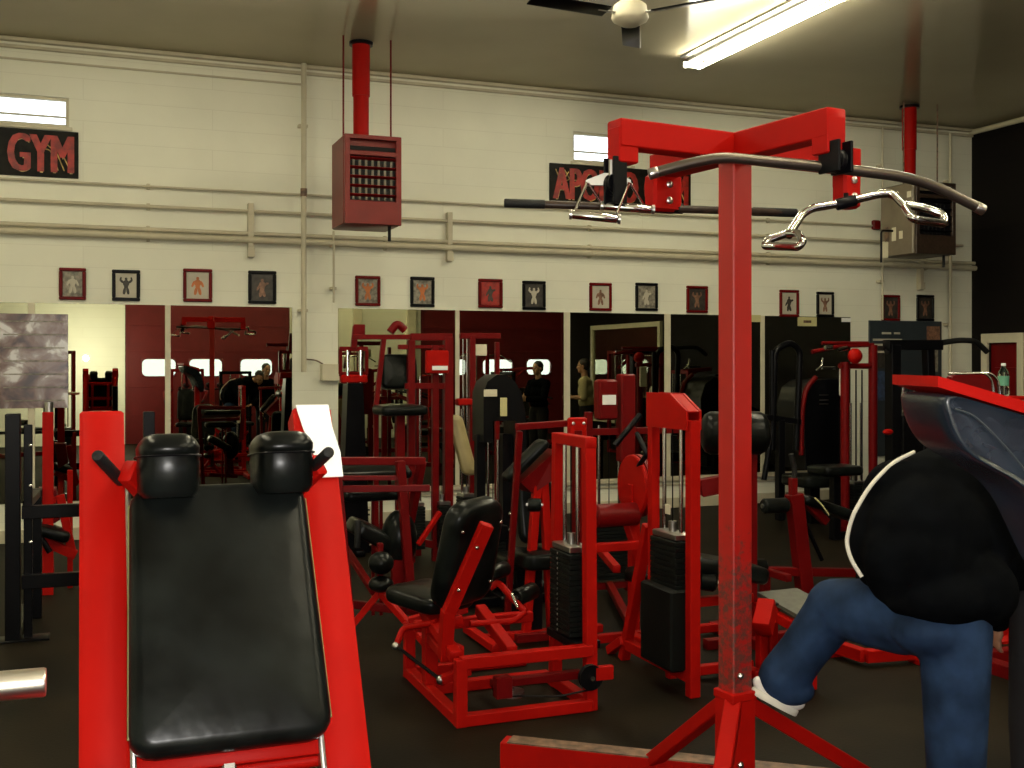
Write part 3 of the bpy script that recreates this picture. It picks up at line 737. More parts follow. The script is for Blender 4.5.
# ---------------------------------------------------------------- chrome sleeve of a barbell at the lower left edge
q = P(46, 682, 1.92); hB = q.z
T = thing('barbell', 'barbell whose thick bright chrome sleeve enters at the lower left edge', 'barbell', (q.x - .9, q.y, hB))
g = G(); g.lathe(q, (-1, .03, 0), [(0, .015), (0, .0235), (.004, .025), (.40, .025), (.40, .04), (.425, .04), (.425, .015)], 28); g.add('sleeve', STEEL, T)
g = G(); g.cyl(q + Vector((-.42, .012, 0)), q + Vector((-1.75, .05, 0)), .0145); g.add('bar_shaft', CHR, T)
g = G(); g.lathe(q + Vector((-1.75, .05, 0)), (-1, .03, 0), [(0, .015), (0, .04), (.02, .04), (.02, .025), (.40, .025)], 24); g.add('sleeve', STEEL, T)
T = thing('barbell_stand', 'black barbell stand beyond the left picture edge', 'stand', (q.x - 1.08, q.y + .05, 0))
for x in (q.x - .56, q.x - 1.60):
    frame_part(T, [((x, q.y + .05, 0), (x, q.y + .05, hB - .03)), ((x, q.y - .25, .03), (x, q.y + .35, .03))], 'upright', BLKM)
    g = G(); g.box((x, q.y + .05, hB - .027), (.06, .10, .02)); g.box((x, q.y + .095, hB), (.06, .02, .07)); g.add('cradle', DCHR, T)
frame_part(T, [((q.x - .56, q.y + .05, .5), (q.x - 1.6, q.y + .05, .5))], 'cross_bar', BLKM)

# ---------------------------------------------------------------- the red cable tower
tc = P(735, 600, 3.8); yaw = math.radians(8)
T = thing('cable_tower', 'tall red four-armed cable tower with a chipped paint post', 'cable machine', (tc.x, tc.y, 0), yaw)
A = Vector((math.sin(yaw), -math.cos(yaw), 0)); B = Vector((-math.cos(yaw), -math.sin(yaw), 0)); O = Vector((tc.x, tc.y, 0)); Z = Vector((0, 0, 1))
g = G(); g.beam(O, O + Z * 2.452, .082, .082, up=A); g.add('post', REDW, T)
for nm, d, L, in (('n', A, .47), ('w', B, .50), ('s', -A, .44), ('e', -B, .56)):
    g = G(); a = O + Z * 2.452 + d * .0; b = O + Z * 2.452 + d * L
    g.beam(a, b, .078, .088); g.beam(b - d * .035 + Z * .02, b - d * .035 - Z * .095, .076, .07, up=A)
    g.add('arm', RED, T)
def arm_end(d, L, z): return O + d * (L - .035) + Z * z
# front left arm: pulley block in dark steel
for d, L in ((A, .47), (B, .50)):
    e = arm_end(d, L, 2.345); s = Vector((-d.y, d.x, 0))
    g = G(); f = A if d == B else s
    Mx = Matrix((Vector((-f.y, f.x, 0)), f, Z)).transposed(); lo = -.045 if d == B else .0
    for k in (-1, 1): g.box(e + f * k * .026 + Z * lo + d * .03, (.05 if d == B else .085, .010, .15 if d == B else .095), Mx, bev=.004)
    g.add('pulley_bracket', BLKM, T); pulley(T, e + Z * (lo - .01) + d * .03, f, .036, .03)
# rear arms: red hanging blocks with two bolts
for d, L, zz in ((-A, .44, 2.35), (-B, .56, 2.35)):
    e = arm_end(d, L, zz); g = G(); g.box(e, (.13 if d == -A else .085, .07, .14), Matrix.Rotation(yaw, 3, 'Z'), bev=.01); bl = g.add('hanger_block', RED, T)
    for k in (-1, 1):
        g = G(); c = e + A * .036 + Z * k * .03; g.lathe(c, A, [(0, .014), (.006, .014), (.012, .006)], 12); g.add('bolt', STEEL, bl)
# sleeve, braces, feet
g = G(); g.beam(O + Z * .0, O + Z * .60, .098, .098, up=A); g.beam(O + Z * .57, O + Z * .60, .105, .105, up=A); g.add('post_sleeve', RED, T)
foot = {}
for k, (dx, dy, ln) in enumerate(((.05, .74, 1), (.80, -.03, 1), (-.46, -.52, 1))):
    a = O + Z * .56 + Vector((dx, dy, 0)).normalized() * .03; b = O + Vector((dx, dy, 0)) + Z * .08
    g = G(); g.beam(a, b, .055, .05); bc_ = g.add('brace', RED, T)
    if k == 0: g = G(); g.beam(a.lerp(b, .12) + Z * .026, a.lerp(b, .75) + Z * .026, .045, .006, bev=.001); g.add('worn_strip', BROWN, bc_)
    g = G(); g.beam(O + Z * .04, O + Vector((dx, dy, 0)) * 1.12 + Z * .04, .07, .07); g.add('foot_beam', RED, T)
p0 = P(503, 745, 4.64); p0.z = .08; p1 = P(700, 766, 4.4); p1.z = .08; dd = (p1 - p0).normalized()
g = G(); g.beam(p0, p1 + dd * .75, .09, .13); sk = g.add('skid_beam', RED, T)
g = G(); g.beam(p0 + Z * .066 + dd * .03, p1 + Z * .066 + dd * .7, .088, .006, bev=.001); g.add('worn_tread', BROWN, sk)
for z, k in ((.66, 1), (.36, 1)):
    g = G(); c = O + A * .05 + B * .02 + Z * z; g.lathe(c, A, [(0, .012), (.006, .012), (.012, .006)], 10); g.add('bolt', DCHR, T)

# ---- the four bars and handles hanging from it
zb = 3.36
T = thing('lat_bar', 'long curved grey lat pulldown bar hanging across the front of the red tower', 'pulldown bar', P(828, 170, 3.42), 0, None)
pts = [P(650, 174, 3.40), P(690, 163, 3.40), P(722, 157, 3.40), P(828, 167, 3.42), P(921, 179, 3.44), P(983, 210, 3.46)]
g = G(); g.tube(pts, .0165, n=14, rad=.1); g.add('bar', GUN, T)
for i in (0, -1):
    a, b = Vector(pts[i]), Vector(pts[1 if i == 0 else -2]); g = G(); g.cyl(a - (b - a).normalized() * .004, a + (b - a) * (.20 if i == 0 else .12), .0175, n=14, bev=.003); g.add('knurled_end', DCHR, T)
g = G(); c = P(829, 158, 3.41); g.cyl(c, c + Z * .03, .010, n=10); g.box(P(829, 165, 3.41), (.03, .035, .035), bev=.006); g.add('swivel', BLKM, T)
T = thing('straight_bar', 'straight dark pulldown bar hanging behind the red tower post', 'pulldown bar', P(670, 207, 4.16), 0, None)
g = G(); g.cyl(P(504, 203, 4.10), P(797, 213, 4.2), .0145, n=14, bev=.004); g.add('bar', BROWN2, T)
for a, b in (((504, 203, 4.10), (545, 204.4, 4.11)), ((752, 211.5, 4.19), (797, 213, 4.2))): g = G(); g.cyl(P(*a), P(*b), .0165, n=14, bev=.004); g.add('rubber_sleeve', RUB, T)
g = G(); c = P(668, 208, 4.15); g.cyl(c, c + Z * .05, .012, n=10); g.cyl(c - Vector((.06, 0, 0)), c + Vector((.06, 0, 0)), .02, n=12); g.add('swivel', BLKM, T)
# double D row handle
T = thing('row_handle', 'triangular chrome double row handle hanging in front of the gym banner', 'handle', P(610, 180, 3.56), 0, None)
zr = 3.56; top = P(611, 172, zr)
g = G(); g.prism([P(586, 180, zr), P(604, 173, zr), P(620, 173, zr), P(631, 180, zr), P(631, 185, zr), P(586, 185, zr)], Vector((0.006, .02, 0))); g.cyl(P(611, 176, zr - .01), P(611, 160, zr - .01), .008, n=8); g.add('hanger_plate', DCHR, T)
g = G()
for a, b in (((587, 183, zr), (574, 213, zr - .10)), ((588, 183, zr), (602, 204, zr + .02)), ((630, 183, zr), (643, 204, zr + .02)), ((629, 183, zr), (617, 213, zr - .10))): g.cyl(P(*a), P(*b), .0045, n=8)
g.add('side_rod', CHR, T)
for a, b in (((572, 214.5, zr - .10), (618, 219, zr - .10)), ((603, 206, zr + .02), (652, 209.5, zr + .02))):
    g = G(); g.cyl(P(*a), P(*b), .0135, n=14, bev=.004); hg = g.add('grip', CHR, T)
    g = G(); A0 = P(*a); B0 = P(*b)
    for q_, s_ in ((A0, -1), (B0, 1)): d_ = (B0 - A0).normalized() * s_; g.cyl(q_, q_ + d_ * .008, .016, n=14)
    g.add('grip_end', DCHR, hg)
# multi grip chrome bar
T = thing('multi_grip_bar', 'chrome multi grip bar with loop handles hanging right of the tower post', 'pulldown bar', P(845, 200, 3.98), 0, None)
zm = 3.98
g = G(); g.tube([P(788, 236, zm - .05), P(802, 214, zm), P(812, 208, zm), P(842, 203, zm), P(850, 201, zm), P(878, 194, zm), P(892, 193, zm), P(908, 209, zm - .05)], .0155, n=14, rad=.05); g.add('bar', CHR, T)
for loop in ([(788, 233, -.05), (768, 240, -.05), (764, 246, -.06), (799, 247, -.16), (803, 241, -.16), (798, 233, -.10), (788, 233, -.06)],
             [(905, 205, -.05), (925, 208, -.02), (944, 215, -.04), (945, 224, -.06), (912, 219, -.16), (905, 207, -.10)]):
    g = G(); g.tube([P(a, b, zm + c) for a, b, c in loop], .0145, n=12, rad=.03); g.add('loop_handle', CHR, T)
g = G(); c = P(846, 202, zm); g.cyl(P(836, 205, zm), P(856, 200, zm), .021, n=16, bev=.004); g.cyl(c, P(846, 193, zm), .009, n=8); g.add('swivel', BLKM, T)

# ---------------------------------------------------------------- seated leg extension machine in the middle
X0, X1, Y0, Y1 = 1.66, 2.34, 4.97, 5.85
T = thing('leg_extension_machine', 'red seated machine with black backrest and tall weight stack, middle of the floor', 'exercise machine', ((X0 + X1) / 2, (Y0 + Y1) / 2, 0))
h = .30; tb = .055
fr = []
for z in (.03, h):
    fr += [((X0, Y0, z), (X1, Y0, z)), ((X0, Y1, z), (X1, Y1, z)) if z < .1 else ((X0, Y1 - .1, z), (X1, Y1 - .1, z)), ((X0, Y0, z), (X0, Y1, z)) if z < .1 else (P(456, 657, 5.27), P(424, 609, 5.75)), ((X1, Y0, z), (X1, Y1 - .35, z)) if z < .1 else (P(512, 652, 5.42), P(480, 609, 5.85))]
fr += [((X0, Y0, 0), (X0, Y0, h + .02)), ((X0, Y1, 0), (X0, Y1, h)), ((X0, Y1, h), (X0 + .3, Y1 - .1, h + .08)), ((X0, (Y0 + Y1) / 2 + .1, .03), (X1, (Y0 + Y1) / 2 + .1, .03)), ((X0 + .18, Y0, .16), (X1, Y0 + .42, .03))]
fr = fr[:-1]
frame_part(T, fr, 'base_frame', RED, tb)
# stack frame
ya, yb = Y0 + .01, Y0 + .43
frame_part(T, [((X1, ya, 0), (X1, ya + .02, 1.325), .058, .055), ((X1, yb + .02, 0), (X1, yb - .03, 1.325), .058, .055), ((X1, ya - .01, 1.32), (X1, yb, 1.32), .06, .055)], 'stack_frame', RED)
weight_stack(T, X1 - .01, (ya + yb) / 2, .34, 16, .13, .25, .026, 1.30, face=(-.066, 0.02))
g = G(); g.box((X1, (ya + yb) / 2, .31), (.14, .36, .04)); g.add('stack_cushion', BLKM, T)
# seat and back rest; the sitter faces left
fd = Vector((-.45, .89, 0)); sd = Vector((.89, .45, 0))
b0 = P(459, 603, 5.5); b1 = P(477, 500, 5.36); bu = (b1 - b0); bl_ = bu.length; bu.normalize(); sd = (sd - bu * sd.dot(bu)).normalized(); bn = sd.cross(bu)
if bn.dot(fd) < 0: sd = -sd; bn = -bn
Mb = Matrix((sd, bu, bn)).transposed(); bc = (b0 + b1) / 2
sc_ = P(430, 596, 5.76)
g = G(); g.pad(sc_, (.36, .38, .08), rotm('Z', 27) @ rotm('X', 5), r=.03, corner=.08); g.add('seat', VIN, T)
g = G(); g.beam((sc_.x, sc_.y, .03), (sc_.x, sc_.y, sc_.z - .04), .07); g.beam((sc_.x, sc_.y, sc_.z - .07), (b0.x, b0.y, sc_.z - .07), .05); g.beam((sc_.x, sc_.y, .28), (b0.x, b0.y, .28), .06); g.add('seat_support', RED, T)
g = G(); g.pad(bc, (.36, bl_, .12), Mb, r=.05, corner=.10, puff=.01, taper=-.06); bk = g.add('backrest', VIN, T)
for sy in (-.13, .13):
    for k in (-1, 1): g = G(); g.ell(bc + Mb @ Vector((sy, .16 * k, -.062)), (.009, .009, .009)); g.add('upholstery_stud', CHR, bk)
q_ = P(487, 524, 5.26); p_ = P(448, 614, 5.32)
g = G(); g.beam(p_, q_, .062, .05, up=(0, -1, 0)); ar = g.add('backrest_bar', RED, T)
for f in (.28, .75): g = G(); g.ell(p_.lerp(q_, f) + Vector((-.01, -.03, 0)), (.01, .008, .01)); g.add('bolt', CHR, ar)
g = G(); g.beam(p_ + Vector((0, 0, .02)), (p_.x + .0, p_.y + .05, .28), .06); g.beam((p_.x, p_.y + .02, .30), (sc_.x, sc_.y, .30), .05); g.add('backrest_support', RED, T)
# left linkage (lever, crank and rod)
g = G(); a = P(403, 628, 5.65); b = P(437, 622, 5.55); c = P(396, 646, 5.6); g.tube([b, a, c], .017, rad=.03); lv = g.add('lever_arm', RED, T)
g = G(); g.ell(c, (.022, .022, .022)); g.add('lever_joint', DCHR, lv)
g = G(); e = P(441, 680, 5.35); g.cyl(c, e, .009, n=8); rod = g.add('push_rod', BLKM, T); g = G(); g.ell(e, (.024, .02, .024)); g.add('rod_joint', DCHR, rod)
g = G(); g.beam(e, P(470, 670, 5.4), .045, .04); g.add('crank', RED, T)
# right hand lever with small rollers
g = G(); a = P(490, 588, 5.9); b = P(498, 582, 5.9); c = P(525, 612, 5.75); g.tube([a, b, c], .018, rad=.03); g.tube([P(470, 624, 5.6), P(514, 621, 5.7), c], .016, rad=.03); lv = g.add('leg_lever', RED, T)
roller(T, P(516, 598, 5.8), P(534, 590, 5.95), .045)
roller(T, P(488, 575, 5.8), P(506, 568, 5.95), .04)
g = G(); g.cyl(P(512, 594, 5.75), P(518, 608, 5.7), .009); g.add('lever_pin', CHR, T)
# low pulleys and cable
pulley(T, (X1 - .02, Y0 - .035, .175), (0, 1, 0), .062, .03); pulley(T, (X0 + .30, Y0 + .10, .10), (0, 0, 1), .06, .025, DCHR)
g = G(); g.box((X1 + .05, Y0 - .035, .19), (.10, .03, .07), bev=.004); g.add('pulley_bracket', RED, T)
g = G(); g.tube([(X0 + .28, Y0 + .05, .10), (X0 + .5, Y0 - .02, .095), (X1 - .02, Y0 - .035, .115)], .005, n=6); g.add('cable', BLKM, T)
g = G(); g.box((X0 + .22, Y0 + .02, .16), (.08, .06, .10)); g.beam((X0 + .2, Y0 + .12, .15), (X1, Y0 + .12, .15), .05, .04); g.add('inner_bracket', RED2, T)

# ---------------------------------------------------------------- stack machine with sloped red head, right of the middle
T = thing('leg_curl_machine', 'red weight stack machine with a sloping top plate left of the tower post', 'exercise machine', (2.93, 5.3, 0))
Xp = 2.92; yn, yf = 4.98, 5.36
def q3(px, py): return PX(px, py, Xp)
# splayed legs
frame_part(T, [((Xp, yn, 0), (Xp, yn, 1.42), .06, .055), ((Xp, 5.76, .0), (Xp, 5.46, .82), .055, .05), ((Xp, 5.40, .2), (Xp, 5.40, 1.45), .05, .05), ((Xp, yn, .10), (Xp, 5.70, .10), .055, .06), ((Xp - .02, 5.72, .12), (Xp - .02, 5.9, .02), .05)], 'stack_frame', RED)
g = G(); g.prism([(Xp - .045, yn - .01, 1.37), (Xp - .045, yn - .01, 1.47), (Xp - .045, yn + .16, 1.555), (Xp - .045, 5.40, 1.555), (Xp - .045, 5.40, 1.37)], Vector((.012, 0, 0))); g.add('head_plate', RED, T)
g = G(); g.prism([(Xp + .033, yn - .01, 1.37), (Xp + .033, yn - .01, 1.47), (Xp + .033, yn + .16, 1.555), (Xp + .033, 5.40, 1.555), (Xp + .033, 5.40, 1.37)], Vector((.012, 0, 0))); g.add('head_plate', RED, T)
g = G(); g.beam((Xp, yn - .01, 1.462), (Xp, yn + .16, 1.547), .06, .010); g.add('head_cover', RED, T)
weight_stack(T, Xp, (yn + yf) / 2 + .02, .17, 22, .12, .28, .028, 1.42, holes=False)
g = G(); g.box((Xp - .068, (yn + yf) / 2 - .05, .95), (.006, .05, .05), bev=.001); g.add('paper_tag', CREAM, T)
g = G(); g.box((Xp - .02, (yn + yf) / 2 + .02, .33), (.17, .34, .42), bev=.01); g.add('stack_shroud', BLKP, T)
# bench to the right of the stack, lying behind the tower post
g = G(); g.pad((3.24, 5.25, .60), (.30, .50, .09), rotm('Z', 90) @ rotm('X', 12), r=.03, corner=.05); g.add('bench_pad', VIN, T)
frame_part(T, [((Xp, 5.25, .42), (3.45, 5.25, .42)), ((3.4, 5.25, 0), (3.4, 5.25, .5)), ((Xp, 5.25, .05), (3.45, 5.25, .05)), ((3.4, 5.1, .03), (3.4, 5.4, .03))], 'bench_frame', RED)
roller(T, P(698, 580, 5.9), P(716, 583, 5.9), .05)

# ---------------------------------------------------------------- cam machine with round red plate, behind
T = thing('biceps_curl_machine', 'red curl machine with a round red cam plate and red roller pad', 'exercise machine', (3.4, 6.7, 0))
dc = P(631, 486, 7.0)
g = G(); g.lathe(dc, (1, 0, 0), [(0, .01), (0, .19), (.008, .197), (.022, .197), (.03, .19), (.03, .01)], 36); dk = g.add('cam_plate', RED, T)
g = G(); g.lathe(dc + Vector((.03, 0, 0)), (1, 0, 0), [(0, .18), (0, .20), (.03, .20), (.03, .18)], 36); g.add('cam_rim', RED2, dk)
roller(T, P(594, 516, 6.85), P(594, 516, 6.85) + Vector((.30, 0, 0)), .072, RED2, 'roller_pad')
yb_ = dc.y
frame_part(T, [((dc.x + .02, yb_, 0), (dc.x + .02, yb_, .95), .06), ((dc.x - .35, yb_ - .2, .05), (dc.x + .5, yb_ - .2, .05)), ((dc.x - .35, yb_ - .2, .60), (dc.x + .1, yb_ - .2, .60)), ((dc.x - .05, yb_ + .1, .4), (dc.x + .2, yb_ + .9, .4)), ((dc.x + .10, yb_ - .3, .0), (dc.x - .02, yb_, .7))], 'frame', RED)
sx = P(609, 400, 8.3)
frame_part(T, [((sx.x - .17, sx.y, 0), (sx.x - .17, sx.y, 1.35), .05), ((sx.x + .17, sx.y, 0), (sx.x + .17, sx.y, 1.62), .06), ((sx.x - .17, sx.y, 1.2), (sx.x + .6, sx.y, 1.2)), ((sx.x - .2, sx.y, .05), (sx.x + .5, sx.y, .05)), ((sx.x, sx.y, .06), (dc.x, dc.y, .06))], 'stack_frame', RED2)
g = G(); g.box((sx.x - .04, sx.y - .03, 1.44), (.16, .10, .30), bev=.015); hd = g.add('stack_head', RED2, T)
g = G(); g.box((sx.x - .04, sx.y - .085, 1.44), (.11, .006, .07), bev=.002); g.add('instruction_label', WHT, hd)
g = G(); g.box((sx.x + .13, sx.y - .02, 1.3), (.12, .1, .66), bev=.01); g.add('side_shroud', RED2, T)
weight_stack(T, sx.x, sx.y, .10, 16, .26, .12, .026, 1.25, rods='x', holes=False)
g = G(); g.pad((dc.x - .1, yb_ - .55, .48), (.34, .30, .08), None, corner=.06); g.add('seat', VIN, T)
g = G(); g.beam((dc.x - .1, yb_ - .55, 0), (dc.x - .1, yb_ - .55, .44), .06); g.beam((dc.x - .1, yb_ - .55, .05), (dc.x - .1, yb_ - .2, .05), .05); g.add('seat_post', RED, T)
g = G(); g.tube([dc + Vector((.02, -.05, .12)), dc + Vector((-.02, -.25, .22)), dc + Vector((-.02, -.12, .34))], .016); g.add('cam_handle', BLKM, T); g = G(); g.tube([P(615, 445, 7.4), P(626, 432, 7.4), P(640, 415, 7.5)], .02); g.add('lever_arm', BLKM, T)

# ---------------------------------------------------------------- preacher machine behind the leg extension
T = thing('preacher_machine', 'red machine with a slanted black arm pad just left of the weight stack', 'exercise machine', (2.62, 6.3, 0))
a = P(518, 479, 6.75); b = P(551, 446, 6.75)
n_ = (b - a).normalized(); M = Matrix((Vector((0, 1, 0)), n_, n_.cross(Vector((0, 1, 0))))).transposed()
g = G(); g.pad((a + b) / 2 + Vector((0, .15, 0)), (.15, (b - a).length + .06, .06), M if (M @ Vector((0, 0, 1))).z > 0 else Matrix((Vector((0, -1, 0)), n_, -n_.cross(Vector((0, 1, 0))))).transposed(), corner=.04, r=.025); g.add('arm_pad', VIN, T)
g = G(); g.prism([a + Vector((.04, .05, -.03)), b + Vector((.06, .05, -.03)), b + Vector((.06, .05, -.20)), a + Vector((.12, .05, -.10))], Vector((0, .2, 0))); g.add('pad_bracket', RED2, T)
u = (a + b) / 2; frame_part(T, [((u.x - .02, u.y + .1, .0), (u.x + .06, u.y + .1, 1.0), .05), ((u.x + .16, u.y + .1, .0), (u.x + .10, u.y + .1, 1.0), .05), ((u.x - .3, u.y + .1, .04), (u.x + .5, u.y + .1, .04)), ((u.x - .3, u.y - .15, .04), (u.x - .3, u.y + .4, .04))], 'frame', RED)
a = P(516, 427, 6.7); b = P(572, 423, 6.9); g = G(); g.beam(a, b, .035, .04); g.add('top_bar', RED2, T)
c = P(577, 428, 6.85); g = G(); g.box(c, (.12, .04, .13), bev=.02); br = g.add('top_bracket', RED, T)
for s in (-1, 1): g = G(); g.lathe(c + Vector((s * .035, -.022, .03)), (0, -1, 0), [(0, .01), (.006, .01), (.009, .004)], 10); g.add('bolt', STEEL, br)
frame_part(T, [((c.x, c.y, 0), (c.x, c.y, 1.3), .05), ((a.x + .03, a.y + .25, 0), (a.x + .03, a.y + .02, 1.3), .035), ((a.x, a.y, .05), (c.x, c.y, .05))], 'upright', RED2)
g = G(); q0 = P(535, 540, 6.9); g.pad((q0.x, q0.y, .50), (.24, .34, .10), None, corner=.07); g.pad((q0.x + .08, q0.y + .2, .78), (.24, .44, .09), Matrix((Vector((1, 0, 0)), Vector((0, .2, 1)).normalized(), Vector((0, -1, .2)).normalized())).transposed(), corner=.07); g.add('seat', VIN, T)
g = G(); g.beam((q0.x, q0.y, 0), (q0.x, q0.y, .46), .07); g.add('seat_post', BLKM, T)
roller(T, P(528, 505, 6.6), P(541, 505, 6.6), .04)

# ---------------------------------------------------------------- bench machine with rollers, left of the middle
T = thing('abdominal_bench', 'red bench frame with two black pads and a pair of ball rollers', 'exercise machine', (1.8, 6.9, 0))
def q(px, py, z=7.1): return P(px, py, z)
frame_part(T, [(q(334, 461), q(425, 461, 7.3), .05, .05), (q(336, 461), q(352, 640, 7.0), .05), (q(400, 461, 7.15), q(412, 612, 7.15), .055), (q(422, 461, 7.4), q(410, 522, 7.5), .05), (q(338, 478), q(400, 478, 7.15), .03), (q(338, 489), q(430, 488, 7.15), .045, .04)], 'frame', RED2)
frame_part(T, [(q(340, 540, 7.6), q(374, 592, 7.0), .04), (q(352, 604, 7.2), q(420, 612, 7.2), .05), (q(398, 560, 7.2), q(398, 610, 7.2), .085, .05)], 'brace', RED2)
a_ = q(380, 592, 6.8)
for px, py, z in ((342, 622, 6.8), (428, 650, 6.6)):
    b_ = P(px, py, z); b_.z = .03; frame_part(T, [(a_, b_, .04)], 'leg', RED)
g = G(); g.beam(a_ + Vector((0, 0, -.02)), a_ + Vector((0, 0, .30)), .035); g.add('roller_post', RED2, T)
for yy in (563, 584):
    c = q(381, yy, 6.75); g = G(); g.ell(c, (.078, .078, .07 if yy < 570 else .05), n=24, m=14); g.add('ball_roller', VIN, T)
g = G(); g.pad(q(372, 470, 7.4), (.5, .26, .06), rotm('X', 15), corner=.04); g.add('upper_pad', VIN, T)
g = G(); g.pad(q(372, 494, 7.35), (.42, .26, .07), None, corner=.05); g.add('lower_pad', VIN, T)
for px in (373, 381): frame_part(T, [(q(px, 498, 7.4), (q(px, 498, 7.4).x, q(px, 498, 7.4).y, .03), .022)], 'pad_post', RED2)
g = G(); g.pad(q(372, 535, 7.3), (.34, .30, .10), rotm('Y', 30), corner=.07); g.add('hip_pad', VIN, T)
g = G(); g.cyl(q(357, 548, 7.0), q(358, 520, 7.0), .02, bev=.006); g.add('hand_grip', RUB, T)
g = G(); g.ell(q(399, 540, 7.3), (.12, .12, .2), n=20, m=12); g.add('side_pad', VIN, T)
g = G(); g.beam(q(418, 545, 7.2), q(440, 512, 7.3), .03); g.add('lever_arm', RED, T)

# ---------------------------------------------------------------- tall black stack machine, centre back
T = thing('pulldown_machine', 'tall black machine with arched top shroud and chrome rods in front of the mirrors', 'exercise machine', (2.78, 7.5, 0))
c = P(491, 480, 8.0); x, y = c.x, c.y
frame_part(T, [((x - .085, y, 0), (x - .085, y, 1.2), .065), ((x + .115, y, 0), (x + .115, y, 1.2), .075), ((x - .35, y - .2, .04), (x + .6, y - .2, .04), .06), ((x - .35, y + .2, .04), (x + .5, y + .2, .04), .06), ((x, y - .5, .05), (x, y + .3, .05), .06)], 'upright', BLKM)
g = G()
arch = [(x - .10, 1.15), (x - .10, 1.50), (x - .07, 1.58), (x, 1.63), (x + .07, 1.63), (x + .14, 1.58), (x + .19, 1.50), (x + .22, 1.35), (x + .23, 1.0), (x + .15, 1.0), (x + .14, 1.30), (x - .03, 1.30), (x - .03, 1.15)]
g.prism([Vector((a, y - .12, b)) for a, b in arch], Vector((0, .24, 0))); hd = g.add('arched_shroud', BLKM, T)
g = G(); g.box((x + .05, y - .125, 1.40), (.05, .008, .13), bev=.002); g.add('instruction_label', YEL, hd)
g = G(); g.box((x - .05, y - .125, 1.50), (.10, .008, .05), bev=.002); g.add('instruction_label', CREAM, hd)
weight_stack(T, x + .015, y, .1, 14, .12, .2, .026, 1.16, rods='x', holes=False)
g = G(); g.box((x + .015, y, .50), (.14, .22, .1)); g.add('stack_guard', BLKM, T)
roller(T, P(503, 598, 7.7), P(545, 586, 7.8), .045); roller(T, P(548, 577, 7.9), P(562, 577, 7.9), .04)
g = G(); g.tube([P(516, 480, 7.7), P(520, 505, 7.6), P(512, 530, 7.6)], .02); ch = g.add('lever_arm', BLKM, T)
for yy in (514, 530): g = G(); g.ell(P(511, yy, 7.5), (.018, .018, .018)); g.add('lever_pin', CHR, ch)
g = G(); g.pad(P(520, 560, 7.6), (.3, .3, .09), None, corner=.07); g.add('seat', VIN, T)
g = G(); g.beam(P(520, 560, 7.6) - Vector((0, 0, .05)), (P(520, 560, 7.6).x, P(520, 560, 7.6).y, .05), .07); g.add('seat_post', BLKM, T)

# ---------------------------------------------------------------- tall red frames by the back wall
T = thing('cable_row_station', 'tall dark red two-column cable station close to the mirrors, left of centre', 'cable machine', (2.6, 9.2, 0))
def w9(px, py, Y=9.2): return PY(px, py, Y)
def vert(px, py, wd=.06, Y=9.2): p = w9(px, py, Y); return ((p.x, p.y, 0), (p.x, p.y, p.z), wd)
frame_part(T, [vert(411, 340, .06), vert(435, 345, .055), vert(448, 337, .075), vert(418, 380, .05, 9.5), (w9(410, 337), w9(452, 337), .06), (w9(400, 347), w9(450, 347), .03), (w9(405, 386), w9(450, 386), .05), (w9(411, 540), w9(450, 548), .06)], 'upright', RED2)
frame_part(T, [(w9(352, 337), w9(412, 337), .04), (w9(384, 337), w9(376, 405), .04), (w9(398, 347), w9(412, 347), .04), (w9(376, 405), (w9(376, 405).x, 9.2, .03), .04), (w9(376, 545), w9(411, 545), .05)], 'boom', RED2)
g = G(); g.box(w9(437, 362, 9.14), (.20, .06, .2), bev=.01); hd = g.add('head_box', RED, T)
g = G(); g.box(w9(440, 368, 9.10), (.14, .006, .035), bev=.001); g.add('white_lettering', WHT, hd)
c = w9(397, 330); g = G(); g.tube([c + Vector((-.06, 0, -.02)), c + Vector((0, 0, .06)), c + Vector((.07, 0, 0))], .035); g.add('swing_handle', RED2, T)
for dx in (416, 442):
    p = w9(dx, 400); weight_stack(T, p.x, 9.2, .12, 13, .11, .2, .028, 1.6, rods='x', holes=False)
g = G(); g.pad(w9(398, 372, 9.3), (.32, .3, .12), rotm('X', 80), corner=.06); g.add('chest_pad', VIN, T)
g = G(); g.pad(w9(400, 410, 9.0), (.4, .4, .08), None, corner=.06); g.add('seat', VIN, T)
g = G(); g.beam(w9(400, 414, 9.0), (w9(400, 414, 9.0).x, 9.0, .03), .07); g.beam((w9(400, 414, 9.0).x, 9.0, .05), (w9(411, 414, 9.2).x, 9.2, .05), .05); g.add('seat_post', RED2, T)

T = thing('shrouded_pulley_tower', 'slim tower with red boxed head and tapered black shroud beside the electrical box', 'cable machine', (w9(353, 400, 9.9).x, 9.9, 0))
c = w9(353, 400, 9.9); x = c.x; zt = lambda py: w9(353, py, 9.9).z
g = G(); g.prism([Vector((x - .13, 9.8, 0)), Vector((x + .13, 9.8, 0)), Vector((x + .07, 9.8, zt(383))), Vector((x - .07, 9.8, zt(383)))], Vector((0, .2, 0))); g.add('tapered_shroud', BLKM, T)
g = G()
for s in (-1, 1): g.beam((x + s * .12, 9.88, zt(374)), (x + s * .12, 9.88, zt(349)), .03)
for p in (349, 374): g.beam((x - .13, 9.88, zt(p)), (x + .13, 9.88, zt(p)), .04)
g.beam((x, 9.88, zt(349)), (x + .02, 9.88, zt(326)), .05); g.box((x + .05, 9.88, zt(330)), (.10, .06, .10)); g.add('head_frame', RED2, T)
for s in (-1, 1): g = G(); g.cyl((x + s * .06, 9.85, zt(383)), (x + s * .06, 9.85, zt(350)), .016); g.add('guide_rod', CHR, T)
g = G(); g.box((x, 9.88, zt(379)), (.24, .1, .08), bev=.015); g.add('collar_box', RED, T)
